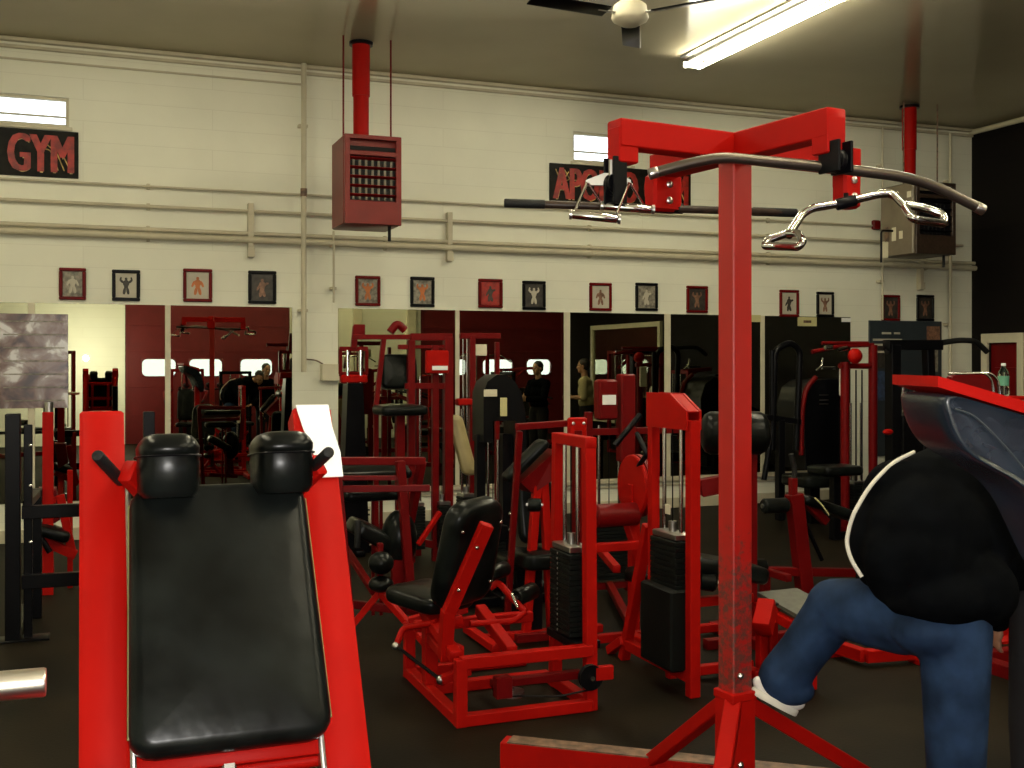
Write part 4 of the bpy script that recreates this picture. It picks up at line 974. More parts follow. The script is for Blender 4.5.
g = G(); g.beam((x + .3, 9.9, .03), (x - .3, 9.9, .03), .08, .05); g.beam((x, 9.6, .03), (x, 10.2, .03), .08, .05); g.add('base', BLKM, T)

T = thing('twin_rod_cable_column', 'dark red column with thin chrome rods in front of the second mirror divider', 'cable machine', (w9(475, 400, 9.4).x, 9.4, 0))
def w94(px, py, Y=9.4): return PY(px, py, Y)
frame_part(T, [vert(472, 335, .055, 9.4), vert(497, 342, .04, 9.6), (w94(460, 336), w94(500, 336), .05), (w94(460, 545), w94(500, 548), .06)], 'upright', RED2)
for px in (463, 467): g = G(); p = w94(px, 336); g.cyl((p.x, p.y, .1), p, .006, n=8); g.add('guide_rod', CHR, T)
weight_stack(T, w94(466, 400).x, 9.4, .1, 16, .12, .2, .026, 1.3, rods='x', holes=False)
g = G(); g.box(w94(464, 402, 9.3), (.14, .10, .06), bev=.01); g.add('red_tray', RED, T)
g = G(); g.pad(w94(462, 445, 9.25), (.14, .55, .07), Matrix((Vector((1, 0, 0)), Vector((.25, -.1, -1)).normalized(), Vector((0, -1, .1)).normalized())).transposed(), corner=.05); g.add('incline_pad', TAN, T)
g = G(); g.box(w94(481, 350, 9.38), (.11, .01, .10), bev=.002); g.add('card_holder', CREAM, T)

# ---------------------------------------------------------------- black rack and red machine at the far left
T = thing('power_rack', 'black steel rack with two cross rails at the left edge, behind the hack squat', 'rack', (-.35, 6.9, 0))
pA = PH(13, 637, 0.02); pB = PH(37, 615, 0.02)
frame_part(T, [((pA.x, pA.y, 0), (pA.x, pA.y, 1.40), .085, .12)], 'upright', BLKM); frame_part(T, [((pA.x + .085, pA.y + .02, 0), (pA.x + .085, pA.y + .02, 1.33), .05)], 'upright', BLKM)
frame_part(T, [((pB.x, pB.y, 0), (pB.x, pB.y, .86), .06)], 'upright', BLKM)
xr = pA.x + .80; frame_part(T, [((xr, pA.y, 0), (xr, pA.y, 1.40), .07)], 'upright', BLKM)
for z, wd in ((.79, .08), (.36, .085)): frame_part(T, [((pA.x + .05, pA.y - .02, z), (xr, pA.y - .02, z), .05, wd)], 'cross_rail', BLKM)
frame_part(T, [((pA.x, pA.y - .02, .02), (pA.x, pA.y + .9, .02), .09, .04), ((xr, pA.y - .02, .02), (xr, pA.y + .9, .02), .09, .04), ((pB.x, pB.y, .84), (pA.x + .08, pA.y, .84), .05)], 'foot_rail', BLKM)
for z in (.35, .60, .95, 1.2):
    g = G(); g.lathe((pA.x + .10, pA.y - .008, z), (0, -1, 0), [(0, .012), (.006, .012), (.010, .005)], 10); g.add('bolt', CHR, T)
g = G(); g.box((pA.x + .03, pA.y, .006), (.36, .16, .012)); g.add('floor_plate', BLKM, T)
T = thing('chest_press_machine', 'dark red machine with slanted seat frame seen between the black rack and hack squat', 'exercise machine', (-.1, 9.0, 0))
def w8(px, py, Y=8.9): return PY(px, py, Y)
frame_part(T, [vert(48, 412, .075, 8.9), (w8(38, 538), w8(76, 555), .07), (w8(60, 495), w8(72, 552), .06), (w8(40, 500), w8(56, 500), .05), (w8(48, 545), (w8(48, 545).x, 9.5, .05), .06), vert(70, 470, .04, 9.1)], 'frame', RED)
g = G(); g.prism([w8(38, 490), w8(56, 490), w8(60, 520), w8(44, 530)], Vector((0, .25, 0)), .05); g.add('seat_shell', RED2, T)
g = G(); g.pad(w8(52, 532), (.26, .26, .08), rotm('Y', 20), corner=.05); g.add('seat', VIN, T)
g = G(); g.tube([w8(34, 500, 8.8), w8(36, 530, 8.8), w8(50, 552, 8.8)], .022); g.add('foot_lever', BLKM, T)
g = G(); g.box(w8(35, 495, 8.85), (.09, .09, .09)); g.add('seat_block', BLKM, T)
g = G(); g.cyl(w8(49, 412), w8(49, 402), .03); g.add('post_cap', DCHR, T)
# ---------------------------------------------------------------- things on the right, behind the tower and the man
T = thing('decline_bench', 'red upright bench with a black roller, right of the tower post', 'bench', (4.8, 6.7, 0))
b0 = PH(805, 590, .02)
def w7(px, py, dy=0): return PY(px, py, b0.y + dy)
frame_part(T, [((b0.x, b0.y, 0), tuple(w7(794, 494)), .11, .09), (tuple(w7(793, 497)), tuple(w7(793, 478)), .05)], 'upright', RED2)
frame_part(T, [(w7(765, 571), w7(880, 573), .07, .06), (w7(765, 571) - Vector((0, .3, 0)), w7(765, 571) + Vector((0, .3, 0)), .05), (w7(800, 497, .05), w7(826, 522, .05), .06), (w7(880, 573), w7(880, 600), .05)], 'frame', RED2)
g = G(); g.beam(w7(765, 575), (w7(765, 575).x, b0.y, .0), .06); g.beam(w7(880, 575), (w7(880, 575).x, b0.y, .0), .06); g.add('foot', RED2, T)
roller(T, w7(763, 506), w7(787, 505), .055); roller(T, w7(752, 567), w7(765, 567), .06)
g = G(); g.tube([w7(794, 480), w7(795, 470), w7(791, 454)], .02, rad=.05); g.add('hand_grip', RUB, T)
g = G(); g.pad(w7(838, 512, .1), (.30, .85, .07), rotm('Z', -90) @ rotm('X', -18), corner=.05); g.add('bench_pad', VIN, T)
g = G(); g.tube([w7(815, 498, -.05), w7(822, 505, -.05), w7(829, 515, -.05)], .006); g.add('piping', YEL, T)
g = G(); g.cyl(w7(806, 525), w7(822, 560), .016); g.add('adjuster_rod', BLKM, T)

T = thing('low_bench', 'low bench with a grey tread plate top on a red frame, behind the raised leg', 'bench', (4.1, 5.0, 0))
c0, c1 = P(757, 592, 6.1), P(830, 592, 6.3); zt_ = c0.z
dX = (c1 - c0); dX.z = 0; dX.normalize(); dYv = Vector((dX.y, -dX.x, 0))
g = G(); g.prism([c0, c0 + dX * .27, c0 + dX * .27 + dYv * .34 - Vector((0, 0, .05)), c0 + dYv * .34 - Vector((0, 0, .05))], Vector((0, 0, -.02))); g.add('tread_plate', GREYB, T)
def lb(u, v, z): return c0 + dX * u + dYv * v + Vector((0, 0, z - c0.z))
frame_part(T, [(lb(0, .33, .34), lb(.25, .33, .34), .055), (lb(0, .02, .38), lb(.25, .02, .38), .05), (lb(0, .33, .34), lb(0, 0, .38), .05), (lb(.03, .33, 0), lb(.03, .33, .34), .05), (lb(.10, .33, 0), lb(.10, .33, .34), .05), (lb(.03, 0, 0), lb(.03, 0, .38), .05), (lb(.10, 0, 0), lb(.10, 0, .38), .05)], 'frame', RED)
g = G(); g.beam(P(762, 630, 5.5), P(768, 604, 5.6), .085, .10); g.add('end_block', RED, T)
g = G(); g.beam(P(768, 604, 5.6) + Vector((0, 0, .002)), P(768.3, 602, 5.6) + Vector((0, 0, .006)), .07, .09); g.add('rubber_cap', RUB, T)
T = thing('floor_rail', 'angled low red steel floor rail right of the raised leg', 'rail', (4.4, 4.6, 0))
f0, f1, f2 = PH(832, 645, .06), PH(865, 656, .06), PH(925, 652, .06)
frame_part(T, [(f0, f1, .06, .07), (f1, f2, .06, .07)], 'rail', RED); g = G(); 
for f in (f0, f2): g.box((f.x, f.y, .014), (.16, .1, .028))
g.add('foot_plate', RED, T).__setitem__('kind', 'stuff')

# red tube lat machine + black cardio/press machine + black pull-up station by the back wall
T = thing('leg_press_machine', 'big black machine with a curved red tube in front of the last mirror', 'exercise machine', (6.0, 9.6, 0))
def w10(px, py, Y=10.2): return PY(px, py, Y)
g = G(); g.prism([w10(806, 470), w10(803, 405), w10(808, 388), w10(818, 380), w10(838, 379), w10(844, 392), w10(846, 470)], Vector((0, .5, 0)), .03); hd = g.add('backrest_shell', BLKM, T)
g = G()
for p in (395, 400, 404): g.box(w10(824, p, 10.19), (.12, .006, .012), bev=.001)
g.add('vent_slots', DCHR, hd).__setitem__('kind', 'stuff')
g = G(); g.tube([w10(801, 455), w10(802, 410), w10(806, 388), w10(816, 377)], .03, rad=.1); g.add('curved_tube', RED2, T)
g = G(); g.tube([w10(772, 450), w10(775, 350), w10(790, 342), w10(800, 350), w10(796, 450)], .035, rad=.08); g.tube([w10(772, 350), w10(772, 430), w10(764, 480)], .03); g.add('guard_hoop', BLKM, T)
frame_part(T, [(w10(768, 526), w10(850, 530), .09), ((w10(780, 500).x, 10.2, 0), w10(780, 420), .08), ((w10(842, 500).x, 10.2, 0), w10(842, 400), .08), ((w10(806, 500).x, 9.9, .04), (w10(806, 500).x, 10.2, .04), .08), (w10(765, 417), w10(800, 422), .06)], 'frame', BLKM)
g = G(); g.pad(w10(812, 480, 9.9), (.5, .5, .12), None, corner=.08); g.add('seat', VIN, T)
g = G(); g.beam(w10(812, 484, 9.9), (w10(812, 484, 9.9).x, 9.9, 0), .12); g.add('seat_post', BLKM, T)
g = G(); g.tube([w10(816, 371, 10.1), w10(822, 366, 10.1), w10(823, 358, 10.1)], .014); g.box(w10(828, 368, 10.1), (.18, .03, .03)); g.add('top_handle', CHR, T)

T = thing('lat_pulldown_station', 'red tubular lat station with chrome handles right of the last mirror', 'cable machine', (7.1, 9.3, 0))
def w11(px, py, Y=9.3): return PY(px, py, Y)
g = G()
for px in (845, 873): p = w11(px, 345 if px == 873 else 362); g.cyl((p.x, p.y, 0), p, .045, n=16); 
g.add('tube_column', RED2, T).__setitem__('kind', 'stuff')
g = G(); g.tube([w11(812, 352), w11(840, 346), w11(873, 345)], .022); g.tube([w11(822, 343), w11(868, 343)], .018); g.tube([w11(840, 366), w11(873, 366)], .03); g.add('cross_tube', RED2, T)
g = G(); g.cyl(w11(825, 347.5, 9.2), w11(832, 347.5, 9.2), .02); g.cyl(w11(838, 350, 9.2), w11(847, 348, 9.2), .022); g.add('chrome_sleeve', CHR, T)
g = G(); g.ell(w11(855, 356, 9.2), (.08, .06, .08)); g.add('red_cam', RED, T)
g = G(); g.box(w11(844, 382, 9.35), (.10, .04, .28), bev=.01); g.add('towel', TEE, T)
for px in (856, 862): g = G(); p = w11(px, 370); g.cyl((p.x, p.y, .4), p, .008, n=8); g.add('cable_rod', BLKM, T)
weight_stack(T, w11(859, 400).x, 9.35, .05, 14, .2, .2, .03, 1.3, rods='x', holes=False)
frame_part(T, [(w11(838, 530), w11(880, 532), .08), ((w11(858, 500).x, 8.9, .04), (w11(858, 500).x, 9.6, .04), .08)], 'base', RED2)
g = G(); g.pad(w11(835, 470, 8.9), (.45, .35, .09), None, corner=.06); g.add('seat', VIN, T)
g = G(); g.beam(w11(835, 474, 8.9), (w11(835, 474, 8.9).x, 8.9, 0), .08); g.beam((w11(835, 474, 8.9).x, 8.9, .04), (w11(858, 474, 8.9).x, 8.9, .04), .06); g.add('seat_post', BLKM, T)

T = thing('pull_up_station', 'black pull up station with a wide curved bar near the dark right corner', 'cable machine', (7.9, 8.8, 0))
def w12(px, py, Y=8.8): return PY(px, py, Y)
frame_part(T, [((w12(893, 500).x, 8.8, 0), w12(893, 345), .11), ((w12(934, 500).x, 8.8, 0), w12(928, 345), .09), (w12(886, 345), w12(940, 345), .10), (w12(880, 540), w12(945, 545), .1)], 'upright', BLKM)
g = G(); g.tube([w12(886, 352), w12(905, 344), w12(940, 343), w12(960, 340), w12(975, 341), w12(981, 346), w12(987, 352)], .028, rad=.1, n=12); g.add('curved_bar', RUB, T)
weight_stack(T, w12(912, 400).x, 8.85, .05, 16, .22, .2, .03, 1.5, rods='x', holes=False)
g = G(); g.box(w12(912, 440, 8.75), (.26, .05, .5), bev=.02); pl = g.add('front_shroud', BLKM, T)
g = G(); g.ell(w12(888, 432, 8.7), (.06, .03, .03)); g.add('red_pin', RED, T)
# seat back with chrome hoops + bottle
T = thing('padded_chair', 'dark red chair back with curved chrome tubing behind the leaning red board', 'chair', (P(978, 390, 6.3).x, P(978, 390, 6.3).y, 0))
cx = P(975, 390, 6.3); rt = Vector((CT, -ST, 0))
g = G(); bp_ = [P(950, 400, 6.3), P(950, 377, 6.3), P(956, 374, 6.3), P(986, 374, 6.3), P(992, 378, 6.3), P(994, 402, 6.3)]; g.prism(bp_, Vector((ST, CT, 0)) * .06, .04); g.add('chair_back', RED2, T)
g = G(); g.tube([P(948, 374, 6.25), P(985, 373, 6.25), P(992, 380, 6.25), P(994, 398, 6.25), P(994, 398, 6.25) - Z * 1.2], .008); g.tube([P(954, 373, 6.4), P(991, 373, 6.4), P(998, 380, 6.4), P(1000, 396, 6.4), P(1000, 396, 6.4) - Z * 1.2], .008); g.add('chrome_hoop', CHR, T)
pc = P(972, 470, 6.3)
g = G(); g.beam((pc.x, pc.y, 0), (pc.x, pc.y, 1.5), .08); g.beam((pc.x, pc.y - .4, .03), (pc.x, pc.y + .3, .03), .08); g.beam((pc.x - .25, pc.y, .03), (pc.x + .3, pc.y, .03), .08); g.add('pedestal', RED2, T)
g = G(); g.pad((pc.x, pc.y - .3, 1.05), (.42, .40, .08), None, corner=.06); g.beam((pc.x, pc.y - .3, 1.0), (pc.x, pc.y, .95), .06); g.add('seat', VIN, T)
bt = P(1003.5, 396, 6.95)
T = thing('side_stand', 'narrow red stand hidden behind the red board, carrying the water bottle', 'stand', (bt.x, bt.y, 0))
g = G(); g.box((bt.x, bt.y, bt.z - .012), (.22, .18, .024)); g.add('shelf', RED, T)
g = G(); g.beam((bt.x, bt.y, 0), (bt.x, bt.y, bt.z - .02), .06); g.add('post', RED, T); g = G(); g.box((bt.x, bt.y, .01), (.3, .3, .02)); g.add('foot_plate', RED, T)
T = thing('water_bottle', 'clear plastic water bottle with a green label at the right edge', 'bottle', bt)
g = G(); g.lathe(bt, (0, 0, 1), [(0, .01), (0, .03), (.008, .034), (.06, .034), (.065, .031), (.13, .034), (.15, .030), (.175, .015), (.185, .013), (.19, .012)], 20); g.add('bottle_body', BOT, T)
g = G(); g.lathe(bt + Z * .065, (0, 0, 1), [(0, .0325), (.06, .0345)], 20); g.add('bottle_label', GRN, T)
g = G(); g.cyl(bt + Z * .188, bt + Z * .205, .014, bev=.002); g.add('bottle_cap', WHT, T)

# ---------------------------------------------------------------- big angled pad with red board, right foreground
T = thing('shoulder_pad_machine', 'machine with big dark pad under a bright red board, right foreground', 'exercise machine', (P(1100, 500, 2.4).x, P(1100, 500, 2.4).y, 0))
zq = 2.25; dv = Vector((ST, CT, 0))
def qq(px, py, z=zq): return P(px, py, z)
bt_ = [qq(938, 376), qq(1024, 401), qq(1085, 418)]; bb_ = [qq(1085, 430), qq(1024, 413), qq(938, 387)]
g = G(); g.prism(bt_ + bb_, dv * .27); g.add('red_board', RED, T)
# cushion: profile rings inset towards both ends for soft edges
prof = [(940, 389), (980, 402), (1024, 415), (1085, 433), (1130, 520), (1150, 640), (1120, 640), (1095, 610), (1076, 575), (1056, 528), (1036, 498), (1010, 478), (984, 466), (962, 452), (948, 432), (941, 408)]
g = G(); ctr = qq(1040, 470)
def rg(f, d):
    out = []
    for i, (a, b) in enumerate(prof):
        p = qq(a, b); 
        if i > 4 or i == 0: p = ctr + (p - ctr) * (1 - f * (1.0 if i > 4 else .3))
        out.append(p + dv * d)
    return out
g._hull([rg(.30, .012), rg(.12, .0), rg(.05, .008), rg(.015, .025), rg(0, .055), rg(0, .21), rg(.015, .24), rg(.05, .257), rg(.12, .265), rg(.3, .27)]); cu = g.add('cushion', NAVY, T)
sm = cu.modifiers.new('soft', 'SUBSURF'); sm.levels = 1; sm.render_levels = 2
g = G(); g.tube([qq(955, 409, zq - .002), qq(972, 414, zq - .003), qq(990, 430, zq - .003), qq(1015, 457, zq - .003), qq(1045, 497, zq - .003)], .0022, n=6, rad=.05); g.add('seam', DGRY, cu)
m0 = qq(1100, 520) + dv * .13
g = G(); g.beam(m0, (m0.x, m0.y, .0), .08, .08, up=(0, 1, 0)); g.beam(m0 + Z * .2, m0, .08, .08, up=(0, 1, 0)); g.beam(qq(1050, 430) + dv * .13, m0 + Z * .17, .05); g.add('post', RED, T)
g = G(); g.beam((m0.x - .4, m0.y, .03), (m0.x + .5, m0.y, .03), .08, .06); g.beam((m0.x, m0.y - .4, .03), (m0.x, m0.y + .4, .03), .08, .06); g.add('base', RED, T)

# ---------------------------------------------------------------- people
def remesh(vox, it=4, fac=.5):
    def f(o):
        m = o.modifiers.new('union', 'REMESH'); m.mode = 'VOXEL'; m.voxel_size = vox; m.use_smooth_shade = True
        s_ = o.modifiers.new('soft', 'SMOOTH'); s_.iterations = it; s_.factor = fac
    return f
def head_shapes(g, c, f, up, s=1.0):
    """c centre of the skull, f facing, up"""
    f = (f - up * f.dot(up)).normalized(); r = f.cross(up).normalized(); M = Matrix((r, f, up)).transposed()
    V = lambda a, b, d: c + M @ Vector((a, b, d)) * s
    g.ell(V(0, -.005, .03), (.073 * s, .092 * s, .088 * s), M); g.ell(V(0, .030, -.045), (.056 * s, .062 * s, .075 * s), M)
    g.ell(V(0, .066, -.092), (.026 * s, .022 * s, .020 * s), M)
    g.cap(V(0, .088, .005), V(0, .104, -.030), .009 * s, .014 * s); g.ell(V(0, .082, .022), (.05 * s, .016 * s, .010 * s), M)
    g.ell(V(0, .084, -.060), (.024 * s, .012 * s, .010 * s), M)
    for q in (-1, 1):
        g.ell(V(q * .076, -.005, -.010), (.010 * s, .018 * s, .030 * s), M); g.ell(V(q * .04, .055, -.02), (.02 * s, .025 * s, .02 * s), M)
    return V, M
def hand_shapes(g, w_, d, palm_n, thumb, s=1.0, curl=.35):
    """w_ wrist, d along the hand, palm_n palm normal, thumb side direction"""
    d = d.normalized(); t = (thumb - d * thumb.dot(d)).normalized(); n = d.cross(t).normalized()
    if n.dot(palm_n) < 0: n = -n
    M = Matrix((t, n, d)).transposed()
    g.ell(w_ + d * .048 * s, (.040 * s, .016 * s, .055 * s), M)
    for k, L in enumerate((.070, .080, .074, .058)):
        b = w_ + d * .088 * s + t * (.028 - .019 * k) * s; p1 = b + (d + n * curl * .5).normalized() * L * .5 * s; p2 = p1 + (d + n * curl * 1.6).normalized() * L * .5 * s
        g.cap(b, p1, .0095 * s, .009 * s, 10); g.cap(p1, p2, .009 * s, .0078 * s, 10)
    b = w_ + d * .025 * s + t * .032 * s; p1 = b + (d * .7 + t * .6 + n * .2).normalized() * .038 * s; p2 = p1 + (d * .95 + t * .1 + n * .35).normalized() * .032 * s
    g.cap(b, p1, .012 * s, .0105 * s, 10); g.cap(p1, p2, .0105 * s, .0085 * s, 10)
def shoe(T, heel, toe, m=SHOE, up=Vector((0, 0, 1))):
    g = G(); d = (toe - heel); L = d.length; d.normalize(); r = d.cross(up).normalized(); u = r.cross(d); M = Matrix((r, d, u)).transposed()
    g.ell(heel + d * .05 + u * .045, (.038, .055, .048), M); g.ell(heel + d * (L - .085) + u * .032, (.045, .085, .034), M); g.ell(heel + d * L * .5 + u * .040, (.036, .10, .040), M); g.cap(heel + d * .045 + u * .05, heel + d * .04 + u * .095, .036, .036)
    o = g.add('shoe', m, T, mods=remesh(.008, 3))
    g = G(); rr = []
    for zz, k in ((-.004, .96), (.0, 1.0), (.016, 1.0), (.020, .95)):
        rr.append([heel + d * (L / 2 + math.sin(a) * (L / 2 + .006) * k) + r * math.cos(a) * (.046 - .007 * math.sin(-a)) * k + u * zz for a in [2 * math.pi * i / 20 for i in range(20)]])
    g._hull(rr); g.add('sole', TEE if m == SHOE else BLKM, o)
def standing(name, label, loc, face, hgt, shirt, pants, arms, shirt_name='shirt', vox=.014, lean=0.0, stout=1.0, hand_on=None):
    k = hgt / 1.75; T = thing('person', label, 'person', (loc[0], loc[1], 0))
    f = Vector((face[0], face[1], 0)).normalized(); r = Vector((f.y, -f.x, 0)); B0 = Vector((loc[0], loc[1], 0))
    W = lambda a, b, z: B0 + (r * a + f * b + Z * z) * k
    g = G()
    g.ell(W(0, 0, .98), (.13 * k, .085 * k, .10 * k), Matrix((r, f, Z)).transposed()); g.cap(W(0, 0, 1.0), W(0, lean, 1.28), .085 * k, .085 * k); g.ell(W(0, lean, 1.31), (.14 * k, .07 * k, .10 * k), Matrix((r, f, Z)).transposed())
    g.cap(W(0, lean, 1.40), W(0, lean + .02, 1.56), .055 * k, .052 * k); V, M = head_shapes(g, W(0, lean + .03, 1.625), f, Z, k * .98)
    gs = G(); gp = G(); R_ = Matrix((r, f, Z)).transposed()
    gs.ell(W(0, lean * .3, 1.05), (.185 * k * stout, .135 * k * stout, .13 * k), R_); gs.ell(W(0, lean * .7, 1.22), (.18 * k * stout, .13 * k * stout, .17 * k), R_); gs.ell(W(0, lean, 1.36), (.185 * k, .115 * k, .10 * k), R_); gs.cap(W(-.09, lean, 1.41), W(.09, lean, 1.41), .06 * k, .06 * k)
    gp.ell(W(0, 0, .96), (.17 * k * stout, .125 * k * stout, .12 * k), R_)
    for q, pose in ((-1, arms[0]), (1, arms[1])):
        sh, el, wr = W(q * .185, lean, 1.38), W(*pose[0]), W(*pose[1])
        g.cap(sh, el, .042 * k, .036 * k); g.cap(el, wr, .038 * k, .026 * k); hd = (wr - el); hand_shapes(g, wr, hd, r * -q, f if abs(hd.normalized().z) > .5 else Z, k)
        gs.cap(sh, el, .068 * k, .056 * k)
        if shirt is SWEAT: gs.cap(el, wr - (wr - el) * .02, .058 * k, .048 * k)
        else: pass
        g.cap(W(q * .09, 0, .92), W(q * .11, .02, .50), .085 * k, .055 * k); g.cap(W(q * .11, .02, .50), W(q * .12, -.01, .09), .055 * k, .038 * k); g.cap(W(q * .12, -.02, .05), W(q * .13, .13, .035), .035 * k, .03 * k)
        gp.cap(W(q * .09, 0, .92), W(q * .11, .02, .50), .105 * k, .08 * k); gp.cap(W(q * .11, .02, .50), W(q * .12, -.01, .10), .078 * k, .068 * k)
    g.add('body', SKIN, T, mods=remesh(.008, 3)); gs.add(shirt_name, shirt, T, mods=remesh(vox, 5)); gp.add('trousers', pants, T, mods=remesh(vox, 5))
    for q in (-1, 1): shoe(T, W(q * .12, -.07, .004), W(q * .14, .20, .004), BLKM)
    g = G(); g.ell(V(0, -.018, .045), (.080 * k, .094 * k, .085 * k), M); g.ell(V(0, -.045, .0), (.074 * k, .060 * k, .075 * k), M); g.add('hair', HAIR, T, mods=remesh(.01, 2))
    for q in (-1, 1): g = G(); g.ell(V(q * .030, .083, .004), (.012 * k, .006 * k, .006 * k), M); g.add('eye', HAIR, T)
    return T

# the man leaning forward with one foot up on the tower's brace
zp = 3.5
T = thing('person', 'person in black sweatshirt and blue jeans, back turned, one foot raised on the tower', 'person', (P(957, 640, 3.42).x, P(957, 640, 3.42).y, 0))
hipR, hipL = P(955, 628, 3.44), P(905, 618, 3.54); knR = P(956, 770, 3.42); ankR = P(957, 893, 3.50)
knL, ankL = P(836, 607, 3.74), P(783, 678, 3.80)
chest = P(935, 520, 3.56); neck = P(962, 468, 3.72); pel = P(930, 612, 3.5)
fwd = Vector((-.25, .97, 0)).normalized(); rgt = Vector((.97, .25, 0)).normalized()
g = G()
g.cap(pel, chest, .10, .10); g.cap(chest, P(950, 488, 3.66), .10, .08); g.cap(P(950, 484, 3.68), P(964, 455, 3.84), .055, .052)
hc = P(966, 440, 3.93); V, M = head_shapes(g, hc, (fwd + Vector((0, 0, -.5))).normalized(), (Z + fwd * .6).normalized(), 1.0)
shL, shR = P(893, 492, 3.66), P(990, 480, 3.60); elL, wrL = P(876, 545, 3.86), P(868, 592, 3.92); elR, wrR = P(985, 545, 3.85), P(925, 575, 3.92)
g.cap(shL, elL, .042, .038); g.cap(elL, wrL, .038, .03); g.cap(shR, elR, .042, .038); g.cap(elR, wrR, .04, .03)
hand_shapes(g, wrL, (knL - wrL) + Vector((0, 0, .03)), Vector((0, 0, -1)), rgt); hand_shapes(g, wrR, Vector((-1, .1, -.3)), Vector((0, 0, -1)), fwd)
g.cap(hipR, knR, .085, .06); g.cap(knR, ankR, .06, .04); g.cap(hipL, knL, .085, .06); g.cap(knL, ankL, .06, .04)
g.cap(ankR + Vector((0, 0, -.03)), ankR + fwd * .12 + Vector((0, 0, -.04)), .035, .03); g.cap(ankL, P(764, 692, 3.80), .035, .03)
g.add('body', SKIN, T, mods=remesh(.009, 3))
g = G()    # sweatshirt: broad rounded back, gathered hem
R2 = Matrix((rgt, fwd, Z)).transposed()
tilt = rotm('Y', 8)
g.ell(P(930, 533, 3.56), (.235, .185, .20), R2); g.ell(P(925, 555, 3.53), (.235, .175, .17), R2); g.ell(P(945, 492, 3.64), (.20, .16, .15), R2); g.ell(P(938, 598, 3.50), (.195, .155, .075), R2)
g.ell(P(985, 520, 3.55), (.09, .12, .18), R2); g.ell(P(899, 498, 3.62), (.12, .12, .13), R2); g.ell(P(960, 466, 3.74), (.14, .13, .10), R2)
g.cap(shL, elL, .085, .07); g.cap(elL, wrL.lerp(elL, .1), .065, .048); g.cap(shR, elR, .085, .07); g.cap(elR, wrR.lerp(elR, .1), .065, .048)
g.ell(P(912, 575, 3.52), (.15, .14, .12), R2); g.ell(P(948, 594, 3.47), (.20, .155, .105), R2); g.ell(P(880, 545, 3.60), (.10, .10, .15), R2); g.ell(P(975, 590, 3.46), (.13, .13, .12), R2)
g.add('sweatshirt', SWEAT, T, mods=remesh(.012, 5)).__setitem__('label', 'baggy black sweatshirt')
g = G(); g.tube([P(914, 452, 3.62), P(893, 462, 3.58), P(870, 485, 3.55), P(852, 516, 3.52), P(846, 542, 3.52), P(851, 560, 3.50), P(862, 577, 3.48)], .0065, n=8, rad=.05); g.add('shirt_edge', TEE, T).__setitem__('label', 'white shirt edge along the left side')
g = G()    # jeans
g.cap(hipR, knR, .112, .088); g.cap(knR, ankR + Vector((0, 0, .02)), .088, .088)
g.ell(P(940, 625, 3.48), (.185, .14, .10), R2); g.cap(hipL, hipL.lerp(knL, .5), .118, .112); g.cap(hipL.lerp(knL, .5), knL, .110, .098); g.ell(knL, (.10, .10, .095))
g.cap(knL, knL.lerp(ankL, .6), .095, .082); g.cap(knL.lerp(ankL, .6), ankL + Vector((0, 0, .0)), .082, .086); g.ell(P(790, 690, 3.80), (.085, .085, .05))
g.add('jeans', JEAN, T, mods=remesh(.012, 4)).__setitem__('label', 'faded blue jeans')
shoe(T, P(795, 715, 3.78), P(752, 692, 3.80), SHOE, up=(Z + Vector((.3, 0, 0))).normalized())
shoe(T, Vector((ankR.x, ankR.y, .004)) - fwd * .08, Vector((ankR.x, ankR.y, .004)) + fwd * .20, SHOE)
g = G(); g.ell(V(0, -.018, .045), (.080, .094, .085), M); g.ell(V(0, -.045, .0), (.074, .060, .075), M); g.add('hair', HAIR, T, mods=remesh(.01, 2))
for q_ in (-1, 1): g = G(); g.ell(V(q_ * .030, .083, .004), (.012, .006, .006), M); g.add('eye', HAIR, T)

p2 = P(1066, 600, 3.72)
standing('p2', 'person dressed all in black at the right edge, only one arm and leg in view', (p2.x, p2.y), (.25, .97), 1.70, SWEAT, DPANT, (((-.23, -.02, 1.10), (-.17, .14, .85)), ((.26, -.02, 1.10), (.20, .2, 1.0))), 'jacket')
standing('p3', 'person in a dark shirt, seen in the mirror before the red garage door', (6.99, 6.2), (-.9, .35), 1.74, SWEAT, DPANT, (((-.22, .10, 1.12), (-.05, .30, 1.15)), ((.22, .10, 1.12), (.05, .30, 1.12))), 'shirt')
standing('p4', 'person in a tan shirt with head bowed, seen in the mirror', (7.72, 6.5), (-.8, -.5), 1.78, TANS, DPANT, (((-.24, .02, 1.12), (-.12, .26, 1.12)), ((.24, .02, 1.12), (.12, .26, 1.12))), 'shirt', lean=.03)
standing('p5', 'person in a white sleeveless shirt, seen in the mirror right of the tan shirted man', (9.02, 6.6), (-.95, .2), 1.60, TEE, DPANT, (((-.24, .05, 1.12), (-.15, .28, 1.25)), ((.24, .05, 1.12), (.15, .28, 1.2))), 'shirt')

